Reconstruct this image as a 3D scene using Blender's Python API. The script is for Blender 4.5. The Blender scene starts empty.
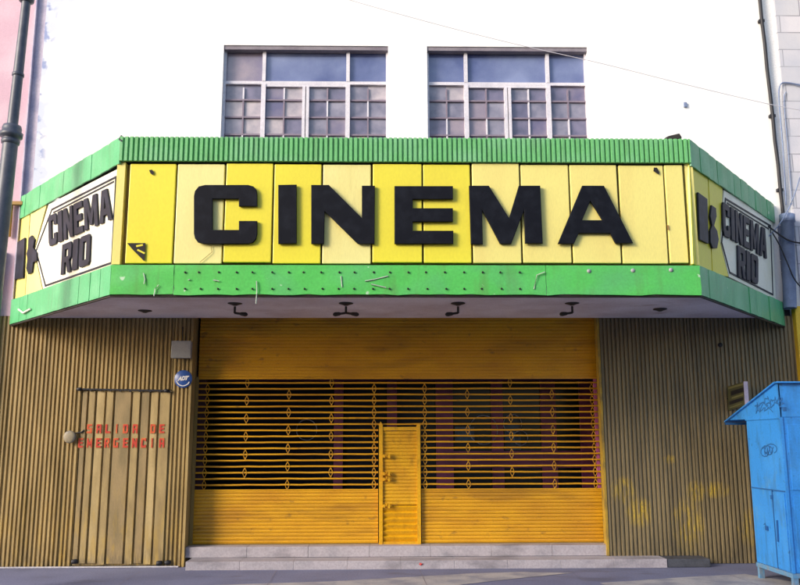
import bpy, bmesh, math, random
from mathutils import Vector, Matrix
random.seed(7)
S = bpy.context.scene
R = math.radians

# ------------------------------------------------------------------ camera
F_PX, YAW, PITCH, ROLL = 828.68, 0.0198, 0.1779, -0.003
CAM = Vector((0, -11.3234, 1.6))
xv = Vector((math.cos(YAW), -math.sin(YAW), 0)); yv = Vector((math.sin(YAW), math.cos(YAW), 0)); zv = Vector((0, 0, 1))
uv_ = -yv * math.sin(PITCH) + zv * math.cos(PITCH)
DV = yv * math.cos(PITCH) + zv * math.sin(PITCH)
RV = xv * math.cos(ROLL) + uv_ * math.sin(ROLL)
UV = -xv * math.sin(ROLL) + uv_ * math.cos(ROLL)
cd = bpy.data.cameras.new('camera'); cam = bpy.data.objects.new('camera', cd); S.collection.objects.link(cam)
m = Matrix.Identity(4)
for i, a in enumerate((RV, UV, -DV)):
    for k in range(3): m[k][i] = a[k]
m.translation = CAM
cam.matrix_world = m
cd.sensor_width = 36; cd.lens = F_PX * 36 / 800; cd.clip_end = 2000
S.camera = cam

# ------------------------------------------------------------------ light
SUN_EL, SUN_AZ = 21, 56            # azimuth: degrees to the left of the facade's normal
w = bpy.data.worlds.new('World'); S.world = w; w.use_nodes = True
nt = w.node_tree; nt.nodes.clear()
sky = nt.nodes.new('ShaderNodeTexSky'); sky.sky_type = 'NISHITA'; sky.sun_disc = False
sky.sun_elevation = R(SUN_EL); sky.sun_rotation = R(180 + SUN_AZ); sky.air_density = 1.0; sky.dust_density = 2.5
bg = nt.nodes.new('ShaderNodeBackground'); bg.inputs['Strength'].default_value = 0.15
ow = nt.nodes.new('ShaderNodeOutputWorld')
nt.links.new(sky.outputs[0], bg.inputs[0]); nt.links.new(bg.outputs[0], ow.inputs[0])
sl = bpy.data.lights.new('sun', 'SUN'); sl.energy = 1.25; sl.angle = R(20); sl.color = (1, .95, .88)
so = bpy.data.objects.new('sun', sl); S.collection.objects.link(so)
sd = Vector((-math.sin(R(SUN_AZ)) * math.cos(R(SUN_EL)), -math.cos(R(SUN_AZ)) * math.cos(R(SUN_EL)), math.sin(R(SUN_EL))))
so.rotation_euler = sd.to_track_quat('Z', 'Y').to_euler(); so.location = (-8, -8, 12)
S.view_settings.view_transform = 'Standard'; S.view_settings.look = 'None'
S.view_settings.exposure = 1.05; S.view_settings.gamma = 1; S.view_settings.use_curve_mapping = False

# ------------------------------------------------------------------ pixel of the survey picture -> point on a surface
def ray(u, v): return RV * ((u - 400) / F_PX) + UV * ((292.5 - v) / F_PX) + DV
class Frame:
    """vertical plane: origin, horizontal axis X, up axis Y, outward normal N"""
    def __init__(s, o, ax, n): s.o = Vector(o); s.x = Vector(ax).normalized(); s.y = Vector((0, 0, 1)); s.n = Vector(n).normalized()
    def p(s, a, b, c=0): return s.o + s.x * a + s.y * b + s.n * c
    def un(s, u, v, c=0):
        r = ray(u, v); o = s.o + s.n * c
        t = (o - CAM).dot(s.n) / r.dot(s.n); q = CAM + r * t - s.o
        return (q.dot(s.x), q.dot(s.y))
def FY(y): return Frame((0, y, 0), (1, 0, 0), (0, -1, 0))
def unz(u, v, z):
    r = ray(u, v); return CAM + r * ((z - CAM.z) / r.z)
def unx(u, v, x):
    r = ray(u, v); return CAM + r * ((x - CAM.x) / r.x)
WALL = FY(0)
ZSOF = WALL.un(400, 318.3)[1]       # height of the soffit
print('ZSOF', ZSOF)

# ------------------------------------------------------------------ materials
def mat(name, col, rough=.6, col2=None, scale=3, amt=(.45, .7), bump=0, bscale=60, metal=0, spec=.5, stretch=(1, 1, 1), fine=.12, extra=None):
    m = bpy.data.materials.new(name); m.use_nodes = True
    n = m.node_tree.nodes; L = m.node_tree.links
    b = n['Principled BSDF']
    b.inputs['Roughness'].default_value = rough; b.inputs['Metallic'].default_value = metal
    b.inputs['Specular IOR Level'].default_value = spec
    geo = n.new('ShaderNodeNewGeometry')
    mp = n.new('ShaderNodeMapping'); mp.inputs['Scale'].default_value = stretch; L.new(geo.outputs['Position'], mp.inputs['Vector'])
    def noise(sc, det=6, src=mp):
        t = n.new('ShaderNodeTexNoise'); t.inputs['Scale'].default_value = sc; t.inputs['Detail'].default_value = det
        L.new(src.outputs[0], t.inputs['Vector']); return t
    def ramp(src, a, c):
        r = n.new('ShaderNodeMapRange'); r.inputs['From Min'].default_value = a; r.inputs['From Max'].default_value = c; L.new(src, r.inputs['Value']); return r.outputs[0]
    def mix(f, a, c, mode='MIX'):
        x = n.new('ShaderNodeMix'); x.data_type = 'RGBA'; x.blend_type = mode
        if isinstance(f, float): x.inputs['Factor'].default_value = f
        else: L.new(f, x.inputs['Factor'])
        for s, val in ((6, a), (7, c)):
            if isinstance(val, tuple): x.inputs[s].default_value = (*val[:3], 1)
            else: L.new(val, x.inputs[s])
        return x.outputs[2]
    c = tuple(col)
    if col2 is not None: c = mix(ramp(noise(scale).outputs[0], *amt), c, tuple(col2))
    if fine:
        f = ramp(noise(45, 4).outputs[0], .3, .7)
        g = n.new('ShaderNodeMapRange'); g.inputs['To Min'].default_value = 1 - fine; g.inputs['To Max'].default_value = 1 + fine * .4; L.new(f, g.inputs['Value'])
        cc = n.new('ShaderNodeCombineColor')
        for k in range(3): L.new(g.outputs[0], cc.inputs[k])
        c = mix(1.0, c, cc.outputs[0], 'MULTIPLY')
    if extra: c = extra(m, n, L, geo, noise, ramp, mix, c)
    if isinstance(c, tuple): b.inputs['Base Color'].default_value = (*c, 1)
    else: L.new(c, b.inputs['Base Color'])
    if bump:
        bn = n.new('ShaderNodeBump'); bn.inputs['Strength'].default_value = bump; bn.inputs['Distance'].default_value = .01
        L.new(noise(bscale, 5).outputs[0], bn.inputs['Height']); L.new(bn.outputs[0], b.inputs['Normal'])
    return m
def xyz(n, L, geo):
    s = n.new('ShaderNodeSeparateXYZ'); L.new(geo.outputs['Position'], s.inputs[0]); return s
def mth(n, L, op, a, b=None):
    x = n.new('ShaderNodeMath'); x.operation = op
    for i, v in enumerate((a, b)):
        if v is None: continue
        if isinstance(v, (int, float)): x.inputs[i].default_value = v
        else: L.new(v, x.inputs[i])
    return x.outputs[0]
def blob(n, L, geo, cx, cz, rx, rz):
    """0..1 mask round a point of the wall"""
    s = xyz(n, L, geo)
    dx = mth(n, L, 'DIVIDE', mth(n, L, 'SUBTRACT', s.outputs[0], cx), rx); dz = mth(n, L, 'DIVIDE', mth(n, L, 'SUBTRACT', s.outputs[2], cz), rz)
    d = mth(n, L, 'ADD', mth(n, L, 'MULTIPLY', dx, dx), mth(n, L, 'MULTIPLY', dz, dz))
    x = n.new('ShaderNodeMath'); x.operation = 'SUBTRACT'; x.use_clamp = True; x.inputs[0].default_value = 1; L.new(d, x.inputs[1]); return x.outputs[0]

def ex_white(m, n, L, geo, noise, ramp, mix, c):
    s = xyz(n, L, geo)
    e = mth(n, L, 'SUBTRACT', -4.45, s.outputs[0])            # peeling paint near the left edge
    e = ramp(mth(n, L, 'ADD', mth(n, L, 'MULTIPLY', e, .5), noise(2.2, 8).outputs[0]), .62, .72)
    c = mix(mth(n, L, 'MULTIPLY', e, .55), c, (.42, .5, .72))
    e2 = mth(n, L, 'MULTIPLY', ramp(s.outputs[0], -4.76, -4.88), mth(n, L, 'MULTIPLY', ramp(noise(4.5, 8).outputs[0], .54, .60), .7))
    return mix(e2, c, (.16, .22, .5))
def ex_left(m, n, L, geo, noise, ramp, mix, c):
    s = xyz(n, L, geo)
    low = ramp(s.outputs[2], 1.3, .1)
    k = mth(n, L, 'MULTIPLY', low, ramp(noise(5, 8).outputs[0], .5, .62))
    c = mix(mth(n, L, 'MULTIPLY', k, .45), c, (.42, .27, .04))
    d = mth(n, L, 'MULTIPLY', ramp(s.outputs[2], .35, .02), ramp(noise(9, 8).outputs[0], .42, .6))
    return mix(mth(n, L, 'MULTIPLY', d, .6), c, (.07, .055, .04))
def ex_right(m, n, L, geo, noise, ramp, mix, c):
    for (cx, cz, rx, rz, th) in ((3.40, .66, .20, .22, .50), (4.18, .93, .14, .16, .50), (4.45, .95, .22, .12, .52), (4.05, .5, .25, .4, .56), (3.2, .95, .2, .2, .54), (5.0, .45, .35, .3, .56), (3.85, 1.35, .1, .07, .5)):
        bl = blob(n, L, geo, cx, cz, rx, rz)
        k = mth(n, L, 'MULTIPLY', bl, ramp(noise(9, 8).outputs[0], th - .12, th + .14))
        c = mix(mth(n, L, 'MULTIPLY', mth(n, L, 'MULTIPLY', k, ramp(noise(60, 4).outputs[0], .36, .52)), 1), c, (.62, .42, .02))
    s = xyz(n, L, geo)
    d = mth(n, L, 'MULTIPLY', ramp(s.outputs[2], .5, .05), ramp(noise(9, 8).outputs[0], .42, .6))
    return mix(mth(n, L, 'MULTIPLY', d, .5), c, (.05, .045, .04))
def ex_chips(m, n, L, geo, noise, ramp, mix, c):
    k = ramp(noise(7, 9).outputs[0], .70, .725)
    return mix(mth(n, L, 'MULTIPLY', k, .7), c, (.62, .72, .62))
def ex_block(m, n, L, geo, noise, ramp, mix, c):
    s = xyz(n, L, geo); cb = n.new('ShaderNodeCombineXYZ'); L.new(s.outputs[0], cb.inputs[0]); L.new(s.outputs[2], cb.inputs[1])
    b = n.new('ShaderNodeTexBrick'); b.inputs['Scale'].default_value = 1; b.inputs['Brick Width'].default_value = .62; b.inputs['Row Height'].default_value = .27
    b.inputs['Mortar Size'].default_value = .008; b.inputs['Color1'].default_value = (.50, .50, .55, 1); b.inputs['Color2'].default_value = (.62, .60, .66, 1); b.inputs['Mortar'].default_value = (.25, .25, .29, 1)
    L.new(cb.outputs[0], b.inputs['Vector'])
    return mix(ramp(noise(1.5).outputs[0], .4, .7), b.outputs[0], (.42, .44, .52))
def ex_kiosk(m, n, L, geo, noise, ramp, mix, c):
    k = ramp(noise(16, 9).outputs[0], .66, .69)
    return mix(mth(n, L, 'MULTIPLY', k, .5), c, (.02, .07, .16))

def grime(col, sc=8, a=.56, b_=.75, k=.5, vert=6.0, horiz=1.0):
    """dirt runs with a shape of their own: noise drawn out along one direction"""
    def f(m, n, L, geo, noise, ramp, mix, c):
        mp = n.new('ShaderNodeMapping'); mp.inputs['Scale'].default_value = (1 / horiz, 1, 1 / vert); L.new(geo.outputs['Position'], mp.inputs['Vector'])
        t1 = noise(sc, 8, mp); t2 = noise(sc * .17, 4)
        v = mth(n, L, 'ADD', mth(n, L, 'MULTIPLY', t1.outputs[0], .65), mth(n, L, 'MULTIPLY', t2.outputs[0], .35))
        return mix(mth(n, L, 'MULTIPLY', ramp(v, a, b_), k), c, tuple(col))
    return f
def both(*fs):
    def f(m, n, L, geo, noise, ramp, mix, c):
        for g_ in fs: c = g_(m, n, L, geo, noise, ramp, mix, c)
        return c
    return f
M = dict(
 white=mat('white_wall_paint', (.84, .84, .85), .85, (.78, .79, .82), 1.2, fine=.05, bump=.15, bscale=25, extra=ex_white),
 pink=mat('pink_wall_paint', (.60, .40, .50), .85, (.66, .49, .58), 2.2, (.4, .65), fine=.08, bump=.3, bscale=20),
 lilac=mat('lilac_plaster', (.58, .52, .64), .85, (.38, .36, .52), 4, (.45, .7)),
 block=mat('grey_block_wall', (.5, .5, .5), .85, bump=.3, bscale=30, extra=ex_block),
 ledge=mat('white_plaster_strip', (.8, .8, .82), .8),
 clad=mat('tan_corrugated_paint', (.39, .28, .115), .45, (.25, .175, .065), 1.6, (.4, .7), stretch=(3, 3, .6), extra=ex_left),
 door=mat('tan_door_paint', (.36, .265, .115), .5, (.25, .18, .08), 3, (.4, .65), stretch=(3, 3, .7), extra=ex_left),
 doorl=mat('pale_door_paint', (.44, .33, .155), .5, (.32, .235, .10), 3, (.4, .65), stretch=(3, 3, .7), extra=ex_left),
 doord=mat('dull_door_paint', (.29, .21, .10), .5, (.20, .15, .07), 3, (.4, .65), stretch=(3, 3, .7), extra=ex_left),
 cladr=mat('shaded_corrugated_paint', (.24, .185, .098), .55, (.16, .125, .07), 1.6, (.4, .7), stretch=(3, 3, .6), extra=ex_right),  # same cladding as the left, canopy shade put into a darker colour
 green=mat('green_sheet_paint', (.09, .52, .10), .42, (.10, .46, .14), 2, fine=.12, bump=.25, bscale=5, extra=both(grime((.10, .22, .06), 10, .52, .70, .5), ex_chips)),
 greent=mat('pale_green_rib_paint', (.15, .47, .17), .45, (.20, .50, .24), 3, fine=.12, extra=grime((.08, .2, .07), 10, .55, .7, .5)),
 greenw=mat('skylit_green_wing_paint', (.09, .42, .18), .38, (.14, .48, .24), 3, fine=.12, bump=.3, bscale=4, extra=both(grime((.10, .24, .12), 10, .52, .70, .45), ex_chips)),  # green shifted to teal, painting bluish sky light on the wings
 yel=mat('bright_yellow_acrylic', (.78, .70, .05), .38, (.74, .64, .05), 1.5, fine=.05, stretch=(1, 1, .5), extra=grime((.35, .25, .03), 9, .62, .80, .35)),
 pale=mat('faded_yellow_acrylic', (.80, .71, .22), .38, (.77, .65, .20), 1.5, fine=.06, stretch=(2, 1, .5), extra=grime((.35, .25, .08), 9, .60, .78, .35)),
 pale2=mat('pale_straw_acrylic', (.80, .74, .30), .38, (.77, .68, .25), 1.5, fine=.06, stretch=(2, 1, .5), extra=grime((.35, .25, .08), 9, .58, .78, .4)),
 board=mat('off_white_board', (.86, .84, .72), .4, (.80, .76, .58), 2.5, fine=.06),
 edge=mat('brown_panel_edge', (.25, .17, .05), .7),
 dark=mat('dark_void', (.012, .010, .012), .8, fine=0),
 blackl=mat('navy_black_letter', (.0045, .0055, .011), .6, (.010, .012, .02), 8, fine=.2, spec=.15),
 greyl=mat('highlighted_black_letter', (.010, .012, .024), .5, (.028, .033, .06), 6, (.45, .75), spec=.3, fine=.1),  # paler mottling paints highlights onto the near-black letters
 soffit=mat('soffit_plaster', (.80, .77, .84), .8, (.62, .56, .60), 1.6, (.4, .68), fine=.1, extra=grime((.30, .22, .18), 3, .58, .68, .5, 1), bump=.2, bscale=14),
 lampm=mat('dark_lamp_metal', (.03, .025, .02), .6),
 orange=mat('amber_shutter_paint', (.68, .345, .008), .42, (.56, .26, .008), 1.8, (.4, .7), fine=.14, stretch=(1, 1, 2.5), bump=.3, bscale=4, extra=both(grime((.22, .10, .01), 7, .50, .66, .5, 1, 7), grime((.12, .06, .02), 14, .60, .68, .5, 1, 1.5))),
 orange2=mat('amber_wicket_paint', (.70, .37, .008), .42, (.60, .29, .01), 3, fine=.14, extra=grime((.2, .09, .01), 12, .54, .68, .5, 2)),
 tie=mat('frayed_tie_grey', (.42, .48, .42), .7),
 ypost=mat('dull_yellow_post', (.42, .27, .03), .6, (.2, .14, .04), 5),
 pink2=mat('bright_magenta_jamb', (.66, .17, .46), .5, (.55, .12, .38), 3),
 purple=mat('magenta_frame_paint', (.13, .024, .085), .5, (.08, .016, .06), 3),
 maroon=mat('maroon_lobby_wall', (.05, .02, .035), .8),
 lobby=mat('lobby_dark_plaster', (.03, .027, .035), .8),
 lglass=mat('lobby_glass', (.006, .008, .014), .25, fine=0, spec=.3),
 poster=mat('dark_blue_poster', (.02, .05, .11), .5, (.01, .015, .03), 6),
 step=mat('pale_granite_step', (.42, .385, .43), .7, (.35, .33, .375), 4, fine=.18, bump=.2, extra=grime((.13, .12, .14), 6, .52, .66, .6, 1, 3)),
 stepd=mat('dark_slate_block', (.075, .08, .10), .6, (.05, .055, .07), 8, fine=.2),
 pave=mat('concrete_pavement', (.19, .205, .33), .75, (.15, .16, .26), 1.4, (.35, .7), fine=.22, bump=.35, bscale=30, extra=grime((.08, .08, .11), 3, .54, .64, .5, 1, 2)),
 pave_streak=mat('painted_light_streak', (.44, .42, .43), .7, (.27, .27, .32), 3, (.42, .62), fine=.15, bump=.3),  # pale tone paints the streaks of light on the pavement
 rim=mat('worn_cement_line', (.50, .49, .55), .8, (.4, .4, .46), 8, fine=.2),
 road=mat('asphalt', (.05, .05, .055), .85, (.065, .065, .07), 2, fine=.3, bump=.5, bscale=80),
 kerb=mat('kerb_concrete', (.34, .34, .35), .8, fine=.2),
 blue=mat('blue_kiosk_paint', (.035, .255, .72), .38, (.05, .29, .76), 3, fine=.12, bump=.35, bscale=4, extra=both(ex_kiosk, grime((.03, .10, .22), 12, .50, .68, .55, 5), grime((.10, .28, .50), 9, .60, .66, .4, 1))),
 bluel=mat('grey_blue_kiosk_leg', (.10, .26, .46), .5, (.2, .22, .25), 12),
 scrib=mat('graffiti_ink', (.015, .10, .30), .7, fine=0),
 pole=mat('slate_pole_paint', (.055, .065, .10), .45, (.09, .10, .14), 6),
 pipe=mat('grey_blue_pipe', (.20, .26, .42), .5, (.15, .19, .32), 5),
 pblock=mat('blue_grey_block', (.16, .19, .30), .8, (.11, .13, .22), 6),
 black=mat('black_rubber', (.012, .012, .018), .6, fine=0),
 cable=mat('grey_cable', (.55, .54, .62), .6, fine=0),
 grey=mat('grey_box_paint', (.34, .35, .37), .45, (.3, .31, .33), 5),
 bell=mat('dull_bell_metal', (.26, .22, .15), .6, (.17, .16, .17), 10, metal=.2),
 sblue=mat('sticker_blue', (.03, .09, .34), .35, fine=.05), swhite=mat('sticker_white', (.8, .8, .82), .4, fine=0),
 red=mat('red_stencil_paint', (.46, .028, .014), .6, (.55, .09, .02), 14, (.5, .62)),
 yedge=mat('yellow_stencil_underpaint', (.50, .26, .04), .6),
 sframe=mat('window_frame_paint', (.66, .64, .72), .5, (.56, .55, .64), 6),
 sbar=mat('window_bar_paint', (.22, .18, .24), .55),
 lint=mat('grey_head_shade_and_blocker', (.22, .20, .24), .8, (.16, .14, .18), 5),
 ypil=mat('yellow_pillar_paint', (.72, .48, .03), .6, (.66, .42, .03), 3),
 olive=mat('olive_notice_board', (.09, .095, .045), .6, (.08, .09, .05), 9), ytext=mat('faded_yellow_print', (.20, .20, .09), .6),
 brown=mat('ochre_bracket', (.35, .2, .06), .7), redl=mat('red_litter', (.4, .02, .02), .6), roofd=mat('roof_felt', (.08, .08, .08), .9),
)
def glassmat(name, a, b, rough, sc=3):  # second colour paints blotchy reflections into the panes
    m_ = mat(name, a, rough, b, sc, (.35, .65), spec=.9, fine=.04, bump=.12 if rough > .2 else .03, bscale=22 if rough > .2 else 3); return m_
M['gsky'] = glassmat('window_glass_sky_tint', (.07, .09, .23), (.20, .24, .42), .08, 1.3)  # blue sky reflection painted into the pane colour
M['gmid'] = glassmat('window_glass_reflection_tint', (.11, .10, .20), (.30, .25, .30), .2, 1.8)  # purple-brown reflection painted into the pane colour
M['gf0'] = glassmat('wired_glass_violet', (.13, .13, .20), (.27, .26, .34), .3, 5)
M['gf1'] = glassmat('wired_glass_pale', (.28, .26, .32), (.46, .41, .45), .35, 6)
M['gf2'] = glassmat('wired_glass_dark', (.09, .09, .16), (.18, .165, .26), .3, 5)
M['gf3'] = glassmat('wired_glass_green', (.10, .15, .19), (.14, .18, .24), .35)

# ------------------------------------------------------------------ mesh building
COL = S.collection
class MB:
    def __init__(s): s.v = []; s.f = []; s.m = []; s.sm = []
    def add(s, vs, fs, mi=0, smooth=False):
        k = len(s.v); s.v += [tuple(a) for a in vs]
        for f in fs: s.f.append([k + i for i in f]); s.m.append(mi); s.sm.append(smooth)
        return s
    def box(s, x0, x1, y0, y1, z0, z1, mi=0):
        x0, x1 = sorted((x0, x1)); y0, y1 = sorted((y0, y1)); z0, z1 = sorted((z0, z1))
        vs = [(x, y, z) for z in (z0, z1) for y in (y0, y1) for x in (x0, x1)]
        return s.add(vs, [(0, 2, 3, 1), (4, 5, 7, 6), (0, 1, 5, 4), (2, 6, 7, 3), (0, 4, 6, 2), (1, 3, 7, 5)], mi)
    def prism(s, fr, poly, c0, c1, mi=0):
        n = len(poly)
        vs = [fr.p(a, b, c1) for a, b in poly] + [fr.p(a, b, c0) for a, b in poly]
        fs = [tuple(range(n)), tuple(range(2 * n - 1, n - 1, -1))] + [(i, i + n, (i + 1) % n + n, (i + 1) % n) for i in range(n)]
        return s.add(vs, fs, mi)
    def line(s, fr, pts, wd, c0, c1, mi=0, closed=False):
        k = len(pts)
        for i in range(k if closed else k - 1):
            a = Vector(pts[i]); b = Vector(pts[(i + 1) % k]); d = (b - a)
            if d.length < 1e-6: continue
            d.normalize(); q = Vector((-d.y, d.x)) * wd / 2; e = d * wd * .45
            j = .0004 * (i % 3)
            s.prism(fr, [tuple(a - q - e), tuple(b - q + e), tuple(b + q + e), tuple(a + q - e)], c0, c1 + j, mi)
        return s
    def tube(s, pts, r, n=8, mi=0, cap=True):
        pts = [Vector(p) for p in pts]; rr = r if isinstance(r, (list, tuple)) else [r] * len(pts)
        k = len(s.v); vs = []; fs = []
        for i, p in enumerate(pts):
            d = (pts[min(i + 1, len(pts) - 1)] - pts[max(i - 1, 0)]).normalized()
            a = d.cross(Vector((0, 0, 1)) if abs(d.z) < .9 else Vector((1, 0, 0))).normalized(); b = d.cross(a)
            vs += [p + (a * math.cos(2 * math.pi * j / n) + b * math.sin(2 * math.pi * j / n)) * rr[i] for j in range(n)]
        for i in range(len(pts) - 1):
            for j in range(n): fs.append((i * n + j, i * n + (j + 1) % n, (i + 1) * n + (j + 1) % n, (i + 1) * n + j))
        s.add(vs, fs, mi, True)
        if cap:
            s.add(vs[:n], [tuple(range(n - 1, -1, -1))], mi); s.add(vs[-n:], [tuple(range(n))], mi)
        return s
    def lathe(s, c, axis, prof, n=24, mi=0):
        """prof: (distance along axis, radius)"""
        c = Vector(c); axis = Vector(axis).normalized()
        return s.tube([c + axis * h for h, _ in prof], [max(q, 1e-4) for _, q in prof], n, mi)
    def build(s, name, ms, parent=None, bevel=0):
        me = bpy.data.meshes.new(name); me.from_pydata(s.v, [], s.f)
        if not isinstance(ms, (list, tuple)): ms = [ms]
        for q in ms: me.materials.append(M[q])
        for i, p in enumerate(me.polygons): p.material_index = s.m[i]; p.use_smooth = s.sm[i]
        me.update()
        bm = bmesh.new(); bm.from_mesh(me); bmesh.ops.recalc_face_normals(bm, faces=bm.faces); bm.to_mesh(me); bm.free()
        o = bpy.data.objects.new(name, me); COL.objects.link(o)
        if bevel:
            b = o.modifiers.new('bevel', 'BEVEL'); b.width = bevel; b.segments = 2; b.limit_method = 'ANGLE'; b.angle_limit = R(40)
        if parent is not None: put(o, parent)
        return o
def put(o, parent):
    o.parent = parent; o.matrix_parent_inverse = parent_world(parent).inverted()
def parent_world(p):
    mw = p.matrix_basis.copy()
    if p.parent: mw = parent_world(p.parent) @ p.matrix_parent_inverse @ mw
    return mw
def tag(o, label=None, cat=None, group=None, kind=None):
    for k, v in (('label', label), ('category', cat), ('group', group), ('kind', kind)):
        if v: o[k] = v
    return o
def empty(name, loc, label, cat, group=None):
    o = bpy.data.objects.new(name, None); COL.objects.link(o); o.location = loc; o.empty_display_size = .3
    return tag(o, label, cat, group)

def outline_obj(name, fr, loops, c0, c1, ms, parent, bevel=0.0):
    """loops of 2D points (holes allowed) extruded between two distances from a plane, as one mesh"""
    cu = bpy.data.curves.new(name, 'CURVE'); cu.dimensions = '2D'; cu.fill_mode = 'BOTH'
    cu.extrude = max((c1 - c0) / 2 - bevel, 0); cu.bevel_depth = bevel; cu.bevel_resolution = 1; cu.offset = -bevel
    for lp in loops:
        sp = cu.splines.new('POLY'); sp.points.add(len(lp) - 1); sp.use_cyclic_u = True
        for i, (a, b) in enumerate(lp): sp.points[i].co = (a, b, 0, 1)
    return _curve_to(name, cu, fr, (c0 + c1) / 2, ms, parent)
def _curve_to(name, cu, fr, c, ms, parent, fit=None):
    t = bpy.data.objects.new('tmp', cu); COL.objects.link(t)
    dg = bpy.context.evaluated_depsgraph_get(); me = bpy.data.meshes.new_from_object(t.evaluated_get(dg)); me.name = name
    bpy.data.objects.remove(t); bpy.data.curves.remove(cu)
    if fit:
        xs = [v.co.x for v in me.vertices]; ys = [v.co.y for v in me.vertices]
        x0, x1, y0, y1 = min(xs), max(xs), min(ys), max(ys); a0, a1, b0, b1 = fit
        for v in me.vertices:
            v.co.x = a0 + (v.co.x - x0) / (x1 - x0) * (a1 - a0); v.co.y = b0 + (v.co.y - y0) / (y1 - y0) * (b1 - b0)
    for v in me.vertices: v.co = fr.p(v.co.x, v.co.y, c + v.co.z)
    me.materials.clear()
    for q in (ms if isinstance(ms, (list, tuple)) else [ms]): me.materials.append(M[q])
    for p in me.polygons: p.material_index = 0; p.use_smooth = False
    o = bpy.data.objects.new(name, me); COL.objects.link(o)
    if parent is not None: put(o, parent)
    return o
def glyph(ch, fr, fit, c0, c1, ms, off=.02, shear=0):
    cu = bpy.data.curves.new('t', 'FONT'); cu.body = ch; cu.size = 1; cu.offset = off; cu.extrude = (c1 - c0) / 2; cu.fill_mode = 'BOTH'; cu.shear = shear; cu.resolution_u = 3
    return _curve_to('t', cu, fr, (c0 + c1) / 2, ms, None, fit)
STEN = {
 'S': [[(0, 0), (1, 0), (1, .58), (.36, .58), (.36, .8), (1, .8), (1, 1), (0, 1), (0, .42), (.64, .42), (.64, .2), (0, .2)]],
 'A': [[(0, 0), (.33, 0), (.33, .34), (.67, .34), (.67, 0), (1, 0), (1, .9), (.9, 1), (.1, 1), (0, .9)], [(.33, .54), (.67, .54), (.67, .8), (.33, .8)]],
 'L': [[(0, 0), (1, 0), (1, .22), (.36, .22), (.36, 1), (0, 1)]], 'I': [[(0, 0), (1, 0), (1, 1), (0, 1)]],
 'D': [[(0, 0), (.85, 0), (1, .15), (1, .85), (.85, 1), (0, 1)], [(.33, .2), (.67, .2), (.67, .8), (.33, .8)]],
 'E': [[(0, 0), (1, 0), (1, .2), (.36, .2), (.36, .4), (.9, .4), (.9, .6), (.36, .6), (.36, .8), (1, .8), (1, 1), (0, 1)]],
 'M': [[(0, 0), (.25, 0), (.25, .5), (.42, .2), (.58, .2), (.75, .5), (.75, 0), (1, 0), (1, 1), (.78, 1), (.5, .5), (.22, 1), (0, 1)]],
 'R': [[(0, 0), (.33, 0), (.33, .38), (.45, .38), (.68, 0), (1, 0), (.78, .4), (1, .5), (1, .9), (.9, 1), (0, 1)], [(.33, .56), (.67, .56), (.67, .8), (.33, .8)]],
 'G': [[(0, .1), (.1, 0), (1, 0), (1, .55), (.55, .55), (.55, .38), (.67, .38), (.67, .2), (.34, .2), (.34, .8), (1, .8), (1, 1), (.1, 1), (0, .9)]],
 'N': [[(0, 0), (.3, 0), (.3, .52), (.66, 0), (1, 0), (1, 1), (.7, 1), (.7, .48), (.34, 1), (0, 1)]],
 'C': [[(0, .1), (.1, 0), (1, 0), (1, .3), (.67, .3), (.67, .2), (.34, .2), (.34, .8), (.67, .8), (.67, .7), (1, .7), (1, 1), (.1, 1), (0, .9)]],
}
def stencil(ch, fr, fit, c0, c1, ms):
    x0, x1, z0, z1 = fit
    return outline_obj('t', fr, [[(x0 + a * (x1 - x0), z0 + c * (z1 - z0)) for a, c in lp] for lp in STEN[ch]], c0, c1, ms, None)
def join(name, objs, ms, parent):
    mb = MB()
    for k, o in enumerate(objs):
        q, mi = (o if isinstance(o, tuple) else (o, 0)); me = q.data
        mb.add([v.co for v in me.vertices], [tuple(p.vertices) for p in me.polygons], mi)
        bpy.data.objects.remove(q)
    return mb.build(name, ms, parent)

# ================================================================== SETTING
SW_Y = -3.4                                                    # street edge of the pavement
g = MB().box(-120, 120, -120, SW_Y - .22, -.4, -.13); tag(g.build('road', 'road'), kind='structure')
g = MB().box(-60, 60, SW_Y - .2, SW_Y - .0, -.4, .0); tag(g.build('kerb', 'kerb', bevel=.02), kind='structure')
g = MB().box(-60, 60, SW_Y + .004, .6, -.4, 0); tag(g.build('pavement', 'pave'), kind='structure')
g = MB().box(-120, 120, .6, 120, -.4, -.02); tag(g.build('ground', 'road'), kind='structure')
# streaks of light painted as pale sheets on the pavement, and its cracks
streak = MB()
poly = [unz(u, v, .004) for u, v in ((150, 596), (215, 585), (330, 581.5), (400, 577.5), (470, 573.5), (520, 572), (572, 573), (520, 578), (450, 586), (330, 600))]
streak.add(poly, [tuple(range(len(poly)))])
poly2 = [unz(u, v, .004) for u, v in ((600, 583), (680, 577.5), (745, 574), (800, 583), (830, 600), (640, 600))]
streak.add(poly2, [tuple(range(len(poly2)))])
tag(streak.build('pavement_light_streak', 'pave_streak'), kind='structure')
lines = MB()
def gline(pts, wd, z=.008, mi=0):
    for (a, b) in zip(pts, pts[1:]):
        a = Vector((a[0], a[1], z)); b = Vector((b[0], b[1], z)); d = (b - a).normalized(); q = Vector((-d.y, d.x, 0)) * wd / 2
        lines.add([a - q, b - q, b + q, a + q], [(0, 1, 2, 3)], mi)
for xx in (-4.9, -3.05, -1.35, .45, 2.3, 4.15): gline([(xx, -.45), (xx + .04, -1.7), (xx + .02, -3.3)], .006)
tag(lines.build('pavement_joints', 'lint'), kind='structure')

b = MB().box(-5.6, -2.66, -.075, -.036, .001, .018); tag(b.build('cement_fillet', 'rim', bevel=.006), kind='structure')
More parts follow.
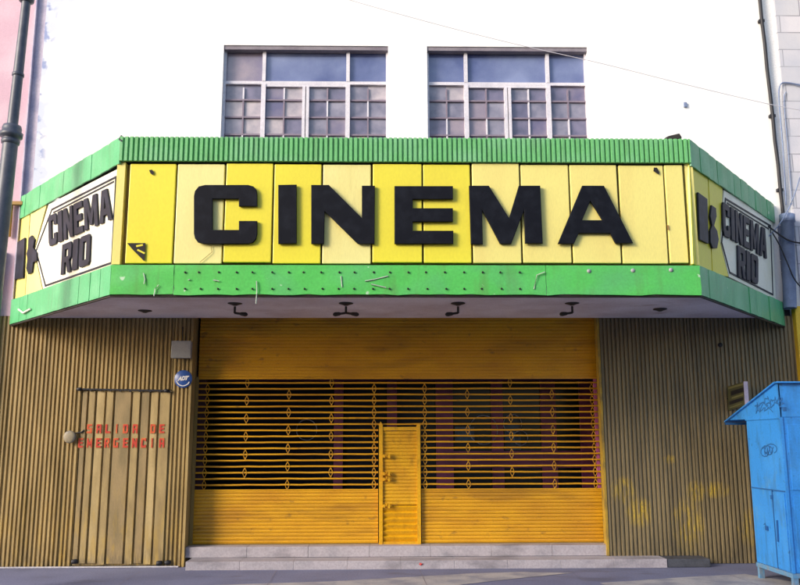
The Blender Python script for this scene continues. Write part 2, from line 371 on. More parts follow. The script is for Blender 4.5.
# ================================================================== CINEMA BUILDING
LX, RX = -4.95, 5.68
SLX, SRX = -2.60, 3.03                  # shutter opening
CX = 2.972                              # left edge of the right-hand cladding
ZS = .243                               # sill of the shutter
z_low = WALL.un(400, 557, 0)[1]         # tread of the lower step
ZT = 3.62                               # head of the opening (hidden behind the canopy)
bld = empty('cinema_building', (0, 0, 0), 'cinema front with white upper wall, two steel windows and corrugated ground floor', 'building')
# window rectangles (facade coordinates)
def wx(u, v): return WALL.un(u, v)[0]
W1 = (wx(224, 43), wx(388, 45)); W2 = (wx(427, 46), wx(587, 48)); WZ1 = 7.31; WZ0 = 5.35
HB = 11.5
b = MB()
xs = [LX, W1[0], W1[1], W2[0], W2[1], RX]
for i in range(0, 5, 2): b.box(xs[i], xs[i + 1], 0, .3, 3.40, HB)
for (a, c) in (W1, W2):
    b.box(a, c, .0, .3, 3.40, WZ0); b.box(a, c, .0, .3, WZ1, HB)
b.build('upper_wall', 'white', bld)
for (xa, xb) in ((LX, SLX - .03), (CX + .004, RX + .35)): MB().box(xa, xb, .03, .3, 0, 3.399).build('lower_wall', 'lobby', bld)
b = MB().box(LX - .02, RX + .02, .0, 12, HB, HB + .12).box(LX, LX + .2, .3, 12, 0, HB - .001).box(RX - .2, RX, .3, 12, 0, HB - .001).box(LX + .2, RX - .2, 11.8, 12, 0, HB - .001)
b.build('roof', 'roofd', bld)
# windows
def make_window(x0, x1, seed):
    rnd = random.Random(seed)
    W_ = x1 - x0; H = WZ1; yb = .13
    X = lambda t: x0 + W_ * t
    f = MB()
    zt = WZ1 - .06; ztr = WALL.un(300, 80)[1]       # transom height
    # outer members
    c1, c2, cm = .243, .755, .50
    def member(xa, xb, za, zb, y0=yb - .05, y1=yb + .03, mi=0): f.box(xa, xb, y0, y1, za, zb, mi)
    member(x0, x0 + .03, WZ0, zt); member(x1 - .03, x1, WZ0, zt)
    member(x0 + .03, x1 - .03, ztr - .025, ztr + .02, yb - .045, yb + .03)
    for t in (c1, c2):
        member(X(t) - .025, X(t) + .025, ztr + .02, zt, yb - .052); member(X(t) - .032, X(t) + .032, WZ0, ztr - .025, yb - .056)
    member(X(cm) - .05, X(cm) - .006, WZ0, ztr - .06, yb - .06); member(X(cm) + .006, X(cm) + .05, WZ0, ztr - .06, yb - .06)
    member(X(c1) + .032, X(c2) - .032, ztr - .062, ztr - .025, yb - .043)
    hz = [ztr - .265 * k for k in (1, 2, 3, 4)]
    spans = [(x0 + .03, X(c1) - .032), (X(c1) + .032, X(cm) - .05), (X(cm) + .05, X(c2) - .032), (X(c2) + .032, x1 - .03)]
    for (a, c) in spans:
        mid = (a + c) / 2
        for z in hz: f.box(a, c, yb - .03, yb + .02, z - .012, z + .012, 1)
        zz = [ztr - .063] + hz + [WZ0]
        for k in range(len(zz) - 1):
            if zz[k] - zz[k + 1] > .05: f.box(mid - .011, mid + .011, yb - .028, yb + .018, zz[k + 1] + (.012 if k < 4 else 0), zz[k] - .012, 0 if rnd.random() < .6 else 1)
    o = f.build('window', ['sframe', 'sbar'], bld)
    gl = MB(); mats = ['gsky', 'gmid', 'gf0', 'gf1', 'gf2', 'gf3']
    tops = [(x0 + .03, X(c1) - .025), (X(c1) + .025, X(c2) - .025), (X(c2) + .025, x1 - .03)]
    for i, (a, c) in enumerate(tops):
        mi = 0 if i else (1 if seed == 1 else 0)
        gl.add([(a - .01, yb, ztr), (c + .01, yb + .004 * i, ztr), (c + .01, yb, zt + .02), (a - .01, yb + .003, zt + .02)], [(0, 1, 2, 3)], mi)
    for (a, c) in spans:
        mid = (a + c) / 2; zz = [ztr - .02] + hz + [WZ0]
        for (p, q) in ((a - .01, mid), (mid, c + .01)):
            for k in range(len(zz) - 1):
                t = [rnd.uniform(-.004, .004) for _ in range(4)]
                mi = rnd.choices([2, 3, 4, 5, 1], [5, 1.6, 4, .6, 1.2])[0]
                gl.add([(p, yb + t[0], zz[k + 1]), (q, yb + t[1], zz[k + 1]), (q, yb + t[2], zz[k]), (p, yb + t[3], zz[k])], [(0, 1, 2, 3)], mi)
    gl.build('window_panes', mats, o)
    MB().box(x0 - .0, x1 + .0, .015, .17, zt, WZ1 - .001).build('window_head_shade', 'lint', o)  # dark bar paints the shadow under the top edge of the opening
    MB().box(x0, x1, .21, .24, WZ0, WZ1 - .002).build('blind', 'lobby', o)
make_window(*W1, 1); make_window(*W2, 2)

# corrugated cladding
def corrugated(mb, x0, x1, z0, z1, pitch, ridge, depth, y=0, slope=.006, zfun=None, mi=0, rnd=None):
    """vertical box ribs standing out of the plane y towards the street"""
    prof = []; x = x0
    while x < x1 - 1e-4:
        jr = (rnd.uniform(-.004, .004) if rnd else 0); d = depth + (rnd.uniform(-.003, .003) if rnd else 0)
        r_ = min(ridge + jr, x1 - x)
        prof += [(x, y), (x + slope, y - d), (x + r_ - slope, y - d), (x + r_, y)]
        x += pitch
    prof.append((x1, y))
    prof = [(min(a, x1), c) for a, c in prof]
    vs = []; n = len(prof)
    for a, c in prof:
        vs.append((a, c, z0)); vs.append((a, c, z1))
    mb.add(vs, [(2 * i, 2 * i + 2, 2 * i + 3, 2 * i + 1) for i in range(n - 1)], mi)
DX0, DX1 = wx(77.5, 480), wx(168, 480); DZ = WALL.un(125, 390)[1]
b = MB(); rr = random.Random(3)
corrugated(b, -5.25, DX0 - .01, .005, ZSOF + .03, .0565, .038, .024, 0, rnd=rr)
corrugated(b, DX1 + .005, SLX - .03, .005, ZSOF + .03, .0565, .038, .024, 0, rnd=rr)
corrugated(b, DX0 - .0095, DX1 + .0045, DZ + .0, ZSOF + .03, .0565, .038, .024, 0, rnd=rr)
b.box(SLX - .03, SLX + .0, -.034, .05, .0, ZSOF + .03)
b.box(SLX - .028, SLX - .004, .051, .34, ZS - .2, ZSOF + .03)
lc = b.build('corrugated_cladding', 'clad', bld); tag(lc, 'tan corrugated cladding left of the shutter')
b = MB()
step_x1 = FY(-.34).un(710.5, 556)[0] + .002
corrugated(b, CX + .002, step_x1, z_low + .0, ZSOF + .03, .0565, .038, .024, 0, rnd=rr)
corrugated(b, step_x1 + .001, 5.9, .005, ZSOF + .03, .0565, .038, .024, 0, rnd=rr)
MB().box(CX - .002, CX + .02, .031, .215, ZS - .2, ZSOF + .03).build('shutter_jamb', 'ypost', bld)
rc = b.build('corrugated_cladding', 'cladr', bld); tag(rc, 'grimy corrugated cladding right of the shutter, darkened for canopy shade, with yellow paint smears')
# emergency door
b = MB(); rr = random.Random(5)
gx = [77.5] + [50 + k / 5.333 for k in (198, 240, 292, 338, 432, 480, 530, 578, 625)]
dxs = [wx(u, 430) for u in gx]
dxs[0] = DX0; dxs[-1] = DX1
for i in range(len(dxs) - 1):
    a, c = dxs[i] + .012, dxs[i + 1] - .012
    d = .034 + rr.uniform(-.003, .004)
    b.prism(Frame((0, 0, 0), (1, 0, 0), (0, 0, 1)), [(a - .004, 0), (a - .004, 0)][:0] or [(a, 0), (c, 0), (c, 0), (a, 0)], 0, 0) if False else None
    zt_, zb_ = DZ - .02 + rr.uniform(-.006, .006), .035 + rr.uniform(0, .02)
    b.add([(a - .006, -.004, zb_), (a + .003, -d, zb_), (c - .003, -d, zb_), (c + .006, -.004, zb_), (a - .006, -.004, zt_), (a + .003, -d, zt_), (c - .003, -d, zt_), (c + .006, -.004, zt_)],
          [(0, 1, 5, 4), (1, 2, 6, 5), (2, 3, 7, 6), (4, 5, 6, 7), (0, 3, 2, 1)], [2, 0, 1, 0, 2, 0, 2, 1, 0, 2][i])
b.add([(DX0, -.004, .02), (DX1, -.004, .02), (DX1, -.004, DZ - .01), (DX0, -.004, DZ - .01)], [(0, 1, 2, 3)])
door = b.build('emergency_door', ['door', 'doorl', 'doord'], bld)
b = MB(); a = WALL.un(82, 389.5); c = WALL.un(171, 391)
b.tube([(a[0] - .02, -.055, a[1]), (c[0], -.055, c[1])], .013, 8)
for k in range(10):
    t = k / 9; b.box(a[0] + (c[0] - a[0]) * t - .014, a[0] + (c[0] - a[0]) * t + .014, -.062, -.036, a[1] + (c[1] - a[1]) * t - .022, a[1] + (c[1] - a[1]) * t - .008)
b.build('rail', 'black', door)
for (u, v, w_) in ((82, 389.5, .05), (168.5, 391, .045)):
    a = WALL.un(u, v); MB().lathe((a[0] - w_, -.06, a[1]), (1, 0, 0), [(0, .01), (.004, .022), (w_ * 1.2, .024), (w_ * 1.3, .012)], 12).build('hinge', 'black', door)
for (u, v) in ((76, 563), (160.5, 564.5), (169, 564)):
    a = WALL.un(u, v); MB().lathe((a[0] - .045, -.05, a[1] + .02), (1, .2, .1), [(0, .016), (.01, .03), (.07, .028), (.08, .01)], 10).build('hinge', 'black', door)
ls = []
cw = 3.0
for txt, cxs, v0, v1 in (('SALIDADE', (212, 262, 310, 357, 404, 455, 550, 598), 424.3, 433.2), ('EMERGENCIA', (165, 212, 260, 305, 352, 404, 452, 500, 545, 597), 438.2, 447.6)):
    for ch, cx in zip(txt, cxs):
        u = 50 + cx / 5.333; hw = .8 if ch == 'I' else 2.75
        x0, z0 = WALL.un(u - hw, v1, .03); x1, z1 = WALL.un(u + hw, v0, .03)
        ls.append((stencil(ch, WALL, (x0 - .003, x1 + .003, z0 - .003, z1 + .003), .0390, .0405, 'yedge'), 1))
        ls.append((stencil(ch, WALL, (x0, x1, z0, z1), .0408, .0422, 'red'), 0))
join('lettering', ls, ['red', 'yedge'], door)

# ------------------------------------------------------------------ roller shutter
YS = .25
SH = FY(YS)
def zs(v): return SH.un(400, v)[1]
zg1, zg0, zb0 = zs(377), zs(490.5), ZS
wk0, wk1 = SH.un(379, 490)[0], SH.un(420.5, 490)[0]; wkz = zs(427)
def slats(mb, x0, x1, z0, z1, pitch, y, d=.009, mi=0, rnd=None, seg=5):
    z = z0
    while z < z1 - .01:
        zt_ = min(z + pitch, z1); j = rnd.uniform(-.003, .003) if rnd else 0
        pr = [(y + .008, z), (y + .008, z + .004)] + [(y - j - d * math.sin(math.pi * (k + .6) / (seg + .2)), z + .004 + (zt_ - z - .005) * k / (seg - 1)) for k in range(seg)] + [(y + .008, zt_)]
        n = len(pr); vs = [(x0, a, c) for a, c in pr] + [(x1, a, c) for a, c in pr]
        mb.add(vs, [(i, n + i, n + i + 1, i + 1) for i in range(n - 1)], mi, False)
        z = zt_
rr = random.Random(9)
b = MB(); slats(b, SLX + .03, SRX - .03, zg1, ZT, .047, YS, rnd=rr)
b.box(SLX + .03, SRX - .03, YS - .012, YS + .012, zg1 - .03, zg1 - .001)
sh = b.build('roller_shutter', 'orange', bld)
b = MB(); slats(b, SLX + .03, wk0 - .012, zb0 + .01, zg0, .047, YS, rnd=rr); b.box(SLX + .03, wk0 - .012, YS - .01, YS + .01, zg0 + .001, zg0 + .022); b.build('slat_curtain', 'orange', sh)
b = MB(); slats(b, wk1 + .012, SRX - .03, zb0 + .01, zg0, .047, YS, rnd=rr); b.box(wk1 + .012, SRX - .03, YS - .01, YS + .01, zg0 + .001, zg0 + .022); b.build('slat_curtain', 'orange', sh)
# grille of bars held by diamond links
b = MB(); step = (zg1 - zg0) / 19; bars = [zg0 + step * k for k in range(1, 19)]
cols = [SH.un(u, 450)[0] for u in (205.5, 245.5, 288, 331, 374, 425, 468, 511.5, 553.5, 594)]
def sag(x): return 0
for k, z in enumerate(bars):
    for (x0, x1) in (((SLX + .03, wk0 - .012), (wk1 + .012, SRX - .03)) if z < wkz + .02 else ((SLX + .03, SRX - .03),)):
        n = 14; pts = [(x0 + (x1 - x0) * i / n, YS + rr.uniform(-.003, .003), z + rr.uniform(-.0025, .0025)) for i in range(n + 1)]
        b.tube(pts, .0135, 6)
def diamond(x, z, hh=.066, ww=.024):
    p = [(x, z - hh), (x - ww, z - hh * .25), (x - ww, z + hh * .25), (x, z + hh), (x + ww, z + hh * .25), (x + ww, z - hh * .25)]
    for i in range(6):
        a, c = p[i], p[(i + 1) % 6]; b.tube([(a[0], YS - .014, a[1]), (c[0], YS - .014, c[1])], .0045, 5)
for ci, x in enumerate(cols):
    every = ci in (0, 4, 5, 9)
    for k, z in enumerate(bars):
        if (every and k % 2 == 0) or (not every and (k + (ci % 2) * 1) % 3 == 0): diamond(x, z)
b.build('grille', 'orange', sh)
# wicket door
b = MB(); wb = zs(544)
b.box(wk0, wk0 + .05, YS - .055, YS + .01, wb, wkz + .03); b.box(wk1 - .05, wk1, YS - .055, YS + .01, wb, wkz + .02)
b.box(wk0 + .05, wk1 - .05, YS - .045, YS + .01, wkz - .05, wkz); b.box(wk0 + .05, wk1 - .05, YS - .045, YS + .01, wb, wb + .035)
zc = zs(505)
slats(b, wk0 + .05, wk1 - .05, zc, wkz - .05, .047, YS - .02, rnd=rr)
z = wb + .035
while z < zc - .02:
    zz = min(z + .078, zc)
    b.add([(wk0 + .05, YS - .01, z), (wk1 - .05, YS - .01, z), (wk1 - .05, YS - .042, zz - .022), (wk0 + .05, YS - .042, zz - .022), (wk1 - .05, YS - .01, zz), (wk0 + .05, YS - .01, zz)], [(0, 1, 2, 3), (3, 2, 4, 5)]); z = zz
b.prism(SH, [(wk0 - .005, wkz + .02), (wk0 + .055, wkz + .02), (wk0 + .022, wkz + .075)], .01, .05)
b.prism(SH, [(wk1 - .05, wkz + .02), (wk1 + .005, wkz + .02), (wk1 - .01, wkz + .05)], .01, .05)
b.build('wicket_door', 'orange2', sh)
for v in (456, 473.5, 479, 505.5):
    z = zs(v); b = MB(); b.tube([(wk0 + .06, YS - .07, z), (wk0 + .17, YS - .07, z)], .012, 8)
    b.box(wk0 + .052, wk0 + .08, YS - .085, YS - .035, z - .02, z + .02); b.box(wk0 + .12, wk0 + .15, YS - .09, YS - .04, z - .03, z + .025)
    b.tube([(wk0 + .10, YS - .075, z), (wk0 + .10, YS - .10, z + .02), (wk0 + .10, YS - .1, z + .05)], .008, 6)
    b.build('latch', 'orange2', sh)
for (x0, x1) in ((SLX + .001, SLX + .045),):
    MB().box(x0, x1, YS - .05, YS - .025, zb0 + .002, zg1 + .7 if x0 > 0 else zg1).build('guide_rail', 'edge' if x0 < 0 else 'orange', sh)
yp = WALL.un(604, 450)[0]
MB().box(CX - .030, CX, -.034, .03, z_low + .004, ZSOF + .03).build('guide_rail', 'ypost', sh)
MB().box(SLX + .03, SRX - .03, YS - .02, YS + .02, zb0 + .001, zb0 + .012).build('bottom_rail', 'edge', sh)

# ------------------------------------------------------------------ lobby behind the shutter
b = MB(); y1 = 4.2
b.box(SLX - .4, SRX + .4, .3, y1, ZS - .2, ZS - .004)
b.box(SLX - .5, SLX - .4, .3, y1, ZS, 3.6).box(SRX + .4, SRX + .5, .3, y1, ZS, 3.6).box(SLX - .5, SRX + .5, y1, y1 + .1, ZS, 3.6)
b.box(SLX - .5, SRX + .5, .31, y1, 3.63, 3.7)
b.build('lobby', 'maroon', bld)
LB = FY(1.25)
b = MB()
def lpost(u0, u1, v0=365, v1=492, y=1.25, t=.08):
    x0 = LB.un(u0, 430)[0]; x1 = LB.un(u1, 430)[0]; b.box(x0, x1, y - t / 2, y + t / 2, ZS, 3.45)
for (u0, u1) in ((334, 343), (387, 397), (436, 453), (491.5, 503), (541, 556), (580, 592)): lpost(u0, u1)
xa, xb = LB.un(436, 450)[0], LB.un(600, 450)[0]
za, zb_ = LB.un(500, 468)[1], LB.un(500, 451)[1]
b.box(xa, xb, 1.22, 1.28, za, zb_)
b.box(SLX - .39, SRX + .39, 1.2, 1.3, ZS, ZS + .14); b.box(SLX - .39, SRX + .39, 1.2, 1.3, LB.un(500, 381)[1], LB.un(500, 372)[1])
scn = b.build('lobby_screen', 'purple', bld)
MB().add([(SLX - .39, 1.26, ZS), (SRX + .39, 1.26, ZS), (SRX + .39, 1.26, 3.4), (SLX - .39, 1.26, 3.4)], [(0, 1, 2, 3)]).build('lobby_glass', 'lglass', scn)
b = MB()
for (u, v, r_) in ((483, 430, 14), (512, 424, 9), (520, 438, 7), (307, 430, 10)):
    c = LB.un(u, v); n = 20; k = r_ * .0152
    b = MB(); b.tube([(c[0] + k * math.cos(6.283 * i / n), 1.19, c[1] + k * math.sin(6.283 * i / n)) for i in range(n + 1)], .007, 5).build('wire_ornament', 'pblock', scn)
b = MB()
for (u0, u1, v0, v1) in ((455, 474, 427, 442), (505, 520, 424, 450)):
    a = LB.un(u0, v1); c = LB.un(u1, v0); MB().box(a[0], c[0], 1.23, 1.25, a[1], c[1]).build('poster', 'poster', scn)
JB = FY(.33)
a0, a1 = JB.un(594.5, 430)[0], JB.un(603.5, 430)[0]
MB().box(a0, SRX + .03, .268, .30, ZS, zg1 + .1).build('magenta_jamb', 'pink2', bld)
a0 = JB.un(205, 430)[0]
MB().box(SLX - .1, a0, .3, .36, ZS, zg1 + .1).build('magenta_jamb', 'maroon', bld)

# ------------------------------------------------------------------ steps
st = empty('entrance_steps', (.2, 0, 0), 'pale granite steps running below the yellow roller shutter', 'steps')
b = MB(); y0 = .012; n = 7
for i in range(n):
    xa = SLX + .001 + (SRX - SLX) * i / n; xb = SLX - .001 + (SRX - SLX) * (i + 1) / n
    b.box(xa + .0008, xb - .0008, y0, .46, z_low + .002, ZS)
b.build('step', 'step', st, bevel=.003)
FS = FY(-.34); sx0, sx1 = FS.un(185.5, 565)[0], FS.un(667, 558)[0]
b = MB(); n = 9
for i in range(n):
    xa = sx0 + (sx1 - sx0) * i / n; xb = sx0 + (sx1 - sx0) * (i + 1) / n
    b.box(xa + .0008, xb - .0008, -.34, .011, .0, z_low)
b.build('step', 'step', st, bevel=.004)
xe = FS.un(710.5, 556)[0]
b = MB().box(sx1 + .004, xe, -.33, .02, .001, z_low - .002)
tag(b.build('stone_block', 'stepd', bevel=.01), 'dark slate block closing the right end of the granite step', 'block')

# ================================================================== MARQUEE
P_, XL, XR, ZMT, ZMB, ZPT, ZPB = 2.4246, -2.9245, 3.4412, 4.9573, 3.1663, 4.668, 3.505
mq = empty('marquee_sign', (.2, 0, ZMB), 'angular green and yellow cinema marquee with big black letters over the entrance', 'marquee')
FR = FY(-P_)
wlt, wlb = WALL.un(22.5, 198), WALL.un(6.5, 327); wrt, wrb = WALL.un(772.5, 206), WALL.un(780, 326)
WLX = -5.06; WRX = 5.53
FL = Frame((XL, -P_, 0), (WLX - XL, P_, 0), (-P_, -(XL - WLX), 0))       # left wing: X runs from the front corner to the wall
if FL.n.y > 0: FL.n.negate()
FRW = Frame((XR, -P_, 0), (WRX - XR, P_, 0), (P_, -(WRX - XR), 0))
if FRW.n.y > 0: FRW.n.negate()
LLEN = math.hypot(WLX - XL, P_); RLEN = math.hypot(WRX - XR, P_)
# heights at the wall ends
hl = dict(t=FL.un(22.5, 198)[1], pt=FL.un(24, 217)[1], pb=FL.un(11, 301.5)[1], b=FL.un(6.5, 327)[1])
hr = dict(t=FRW.un(772.5, 206)[1], pt=FRW.un(773, 222.5)[1], pb=FRW.un(776.5, 301)[1], b=FRW.un(780, 326)[1])
fr_h = dict(t=ZMT, pt=ZPT, pb=ZPB, b=ZMB)
# core box, deck and soffit
def ring(dz, key0, inset=.05):
    i = inset
    return [Vector((XL + i * .4, -P_ + i, fr_h[key0] + dz)), Vector((XR - i * .4, -P_ + i, fr_h[key0] + dz)), Vector((WRX - i * 1.4, 0 - .036, hr[key0] + dz)), Vector((WLX + i * 1.4, 0 - .036, hl[key0] + dz))]
b = MB(); r0 = ring(.03, 'b'); r1 = ring(-.02, 't', .05)
b.add(r1 + ring(-.05, 't'), [(0, 1, 2, 3)]); 
b.build('marquee_deck', 'roofd', mq)
b = MB()
b.add(ring(.0, 'pb', .07) + ring(0, 'pt', .07), [(0, 1, 5, 4), (1, 2, 6, 5), (3, 0, 4, 7)])
b.build('sign_backing', 'edge', mq)
b = MB()
lo = ring(.02, 'b', .01)
for q in lo: q.z = ZSOF
NX, NY = 14, 6; vs = []
for j in range(NY + 1):
    t = j / NY; A_ = lo[0].lerp(lo[3], t); B_ = lo[1].lerp(lo[2], t)
    for i in range(NX + 1):
        q = A_.lerp(B_, i / NX); q.z += rr.uniform(-.006, .006) if 0 < j < NY else 0; vs.append(q)
b.add(vs, [(j * (NX + 1) + i, j * (NX + 1) + i + 1, (j + 1) * (NX + 1) + i + 1, (j + 1) * (NX + 1) + i) for j in range(NY) for i in range(NX)], 0, True)
b.build('soffit', 'soffit', mq)
# top trim: finely ribbed front, sheeted wings
def ribbed(name, fr, L_, z0f, z1f, pitch, depth, c, mats, rnd=None, xs=None, end0=0, thick=.02):
    b = MB(); prof = []
    x = end0
    k = 0
    while x < L_ - 1e-3:
        e = min(x + pitch, L_)
        d = depth * (1 + (rnd.uniform(-.5, .5) if rnd else 0)); ww = e - x
        prof += [(x, c), (x + ww * .10, c + d), (x + ww * .66, c + d), (x + ww * .76, c)]
        x = e; k += 1
    prof.append((L_, c))
    n = len(prof); vs = []
    for a, cc in prof: vs.append(fr.p(a, z0f(a), cc)); vs.append(fr.p(a, z1f(a), cc))
    for a, cc in prof: vs.append(fr.p(a, z0f(a), c - thick)); vs.append(fr.p(a, z1f(a), c - thick))
    fs = [(2 * i, 2 * i + 2, 2 * i + 3, 2 * i + 1) for i in range(n - 1)] + [(2 * n + 2 * i, 2 * n + 2 * i + 1, 2 * n + 2 * i + 3, 2 * n + 2 * i + 2) for i in range(n - 1)]
    fs += [(2 * i + 1, 2 * i + 3, 2 * n + 2 * i + 3, 2 * n + 2 * i + 1) for i in range(n - 1)] + [(2 * i, 2 * n + 2 * i, 2 * n + 2 * i + 2, 2 * i + 2) for i in range(n - 1)]
    b.add(vs, fs); return b.build(name, mats, mq)
FF = Frame((XL, -P_, 0), (1, 0, 0), (0, -1, 0)); FLEN = XR - XL
ribbed('top_trim', FF, FLEN + .02, lambda a: ZPT + .01, lambda a: ZMT, .0555, .026, .03, 'greent', end0=-.02)
def wing_sheet(name, fr, L_, kb, kt, h, c, mats, seed, seam=.285):
    rnd = random.Random(seed); b = MB(); x = -.015
    while x < L_ - .01:
        e = min(x + seam * rnd.uniform(.9, 1.1), L_); n = 4
        if L_ - e < .1: e = L_
        vs = []; off = rnd.uniform(-.004, .004); off2 = rnd.uniform(-.006, .006)
        for i in range(n + 1):
            a = x + (e - x) * i / n; t = max(a, 0) / L_
            cc = c + off + off2 * i / n + .005 * math.sin(math.pi * i / n)
            zb = fr_h[kb] + (h[kb] - fr_h[kb]) * t - (.03 if kb == 'pt' else 0); zt_ = fr_h[kt] + (h[kt] - fr_h[kt]) * t
            vs += [fr.p(a, zb + (.01 if kb == 'pt' else 0), cc + rnd.uniform(-.002, .002)), fr.p(a, zt_ - (.01 if kt == 'pb' else 0), cc + rnd.uniform(-.002, .002))]
        m_ = len(vs); vs2 = [v - fr.n * .02 for v in vs]
        fs = [(2 * i, 2 * i + 2, 2 * i + 3, 2 * i + 1) for i in range(n)] + [(m_ + 2 * i, m_ + 2 * i + 1, m_ + 2 * i + 3, m_ + 2 * i + 2) for i in range(n)]
        fs += [(2 * i + 1, 2 * i + 3, m_ + 2 * i + 3, m_ + 2 * i + 1) for i in range(n)] + [(2 * i, m_ + 2 * i, m_ + 2 * i + 2, 2 * i + 2) for i in range(n)] + [(0, 1, m_ + 1, m_), (2 * n, m_ + 2 * n, m_ + 2 * n + 1, 2 * n + 1)]
        b.add(vs + vs2, fs); x = e + .003
    return b.build(name, mats, mq)
wing_sheet('top_trim', FL, LLEN, 'pt', 't', hl, .035, 'greenw', 1); wing_sheet('top_trim', FRW, RLEN, 'pt', 't', hr, .035, 'greenw', 2)
wing_sheet('fascia', FL, LLEN, 'b', 'pb', hl, .055, 'greenw', 3); wing_sheet('fascia', FRW, RLEN, 'b', 'pb', hr, .055, 'greenw', 4)
# front fascia: dented sheets
rnd = random.Random(12); b = MB()
seams = [-.03, FF.un(175, 280)[0], FF.un(545, 280)[0], FLEN + .03]
for a0, a1 in zip(seams, seams[1:]):
    n = max(3, int((a1 - a0) / .16)); rows = 4; vs = []
    for i in range(n + 1):
        for j in range(rows + 1):
            a = a0 + .002 + (a1 - a0 - .004) * i / n; z = ZMB + (ZPB - .012 - ZMB) * j / rows
            cc = .055 + (rnd.uniform(-.009, .009) if 0 < j < rows else rnd.uniform(-.002, .002))
            if j == 0: z += rnd.uniform(-.008, .008)
            vs.append(FF.p(a, z, cc))
    m_ = len(vs); q = rows + 1
    fs = [(i * q + j, (i + 1) * q + j, (i + 1) * q + j + 1, i * q + j + 1) for i in range(n) for j in range(rows)]
    b.add(vs, fs, 0, True)
    vs2 = [vs[i * q] for i in range(n + 1)] + [vs[i * q] + Vector((0, .05, 0)) for i in range(n + 1)]
    b.add(vs2, [(i, i + 1, n + 2 + i, n + 1 + i) for i in range(n)])
    vs3 = [vs[i * q + rows] for i in range(n + 1)] + [vs[i * q + rows] + Vector((0, .06, 0)) for i in range(n + 1)]
    b.add(vs3, [(i, i + 1, n + 2 + i, n + 1 + i) for i in range(n)])
fas = b.build('fascia', 'green', mq)
b = MB()                                                          # dark lip under the fascia
for a, c in ((FF.p(-.03, ZMB - .012, .02), FF.p(FLEN + .03, ZMB - .012, .02)), (FL.p(0, fr_h['b'] - .01, .03), FL.p(LLEN, hl['b'] - .01, .03)), (FRW.p(0, fr_h['b'] - .01, .03), FRW.p(RLEN, hr['b'] - .01, .03))):
    b.tube([a, c], .014, 6)
b.build('drip_lip', 'lampm', mq)
b = MB(); rv = random.Random(2)
x = 184
while x < 537:
    for v in (272.3, 288.8):
        a, c = FF.un(x + rv.uniform(-1.2, 1.2), v, .06); MB().lathe(FF.p(a, c, .058), (0, -1, 0), [(0, .011), (.009, .0115), (.010, .001)], 8).build('rivet', 'dark', fas)
    x += 17.6 + rv.uniform(-2, 2)
for (u, v) in ((589, 271), (633, 270.5), (671, 270)):
    a, c = FF.un(u, v, .06); MB().lathe(FF.p(a, c, .056), (0, -1, 0), [(0, .024), (.009, .022), (.010, .001)], 10).build('bolt', 'grey', fas)
b = MB()
for pts in (((143.5, 273), (145, 279), (144, 284)), ((158.5, 285), (155, 289), (154, 296)), ((256.5, 281), (257, 290), (256, 304)), ((341, 276), (342, 287)), ((365, 281), (374, 279.5), (388, 276)), ((371, 284), (386, 287.5)), ((534, 289), (537, 275), (545, 272)), ((213, 280), (219, 281)), ((188, 280), (190, 279.5))):
    q = [FF.p(*FF.un(u, v, .07), .068) for u, v in pts]; MB().tube(q, .006, 5).build('loose_tie', 'tie', fas)
b.tube([FL.p(*FL.un(19, 309.5, .07), .075), FL.p(*FL.un(24, 313, .07), .08), FL.p(*FL.un(31, 309, .07), .075)], .014, 5)
b.build('loose_tie', 'board', fas)
# corner posts
for fr_, x in ((FF, -.0), (FF, FLEN)):
    q = fr_.p(x, 0, 0); MB().box(q.x - .045, q.x + .045, q.y - .006, q.y + .08, ZPB + .005, ZPT + .005).build('corner_post', 'pale', mq)
# front panels
edges = [127, 175.2, 224.2, 273, 322, 371.7, 422.6, 471.5, 520.8, 570.5, 619.4, 666, 686]
cols_ = ['yel', 'pale2', 'yel', 'yel', 'pale2', 'yel', 'yel', 'pale', 'pale', 'pale', 'pale', 'pale']
rnd = random.Random(4); panels = []
for i in range(12):
    a0 = FF.un(edges[i], 215)[0]; a1 = FF.un(edges[i + 1], 215)[0]
    dz = rnd.uniform(-.008, .008); c = .012 + rnd.uniform(0, .012); tl = rnd.uniform(-.004, .004)
    z0, z1 = ZPB + .02 + dz, ZPT - .012 + dz * .5
    if i == 7: z1 += .012
    b = MB(); g_ = .010
    q = [(a0 + g_, z0), (a1 - g_, z0), (a1 - g_ + tl, z1), (a0 + g_ + tl, z1)]
    b.prism(FF, q, -.03, c)
    panels.append(b.build('sign_panel', [cols_[i], 'edge'], mq, bevel=.008))
hole = MB()
P2 = lambda pts, c=.03: [FF.un(u, v, c) for u, v in pts]
hole.prism(FF, P2(((127, 243), (145.5, 243), (144.5, 261.5), (137, 254), (133, 250))), .026, .029)
h1 = hole.build('torn_patch', 'dark', panels[0]); hole = MB()
hole.prism(FF, P2(((149, 170), (152, 169.5), (154, 172.5), (153, 175), (150.5, 173.5))), .026, .029)
h1 = hole.build('torn_patch', 'dark', panels[0])
hole = MB(); hole.prism(FF, P2(((654, 167.5), (657, 167.5), (659.5, 172), (659, 174.5), (653.5, 171))), .026, .029); hole.build('torn_patch', 'dark', panels[10])
b = MB(); b.line(FF, P2(((137, 246), (142, 245)), .03), .02, .0292, .030); b.line(FF, P2(((138, 250), (144, 253)), .03), .018, .0292, .030); b.build('torn_scrap', 'yel', panels[0])
b = MB(); b.line(FF, P2(((211, 246), (212, 252), (206, 257), (200, 262)), .03), .005, .026, .0285); b.build('crack', 'edge', panels[1])
b = MB(); b.line(FF, P2(((668, 226), (668.5, 229)), .03), .02, .026, .03); b.build('chip', 'brown', panels[11])
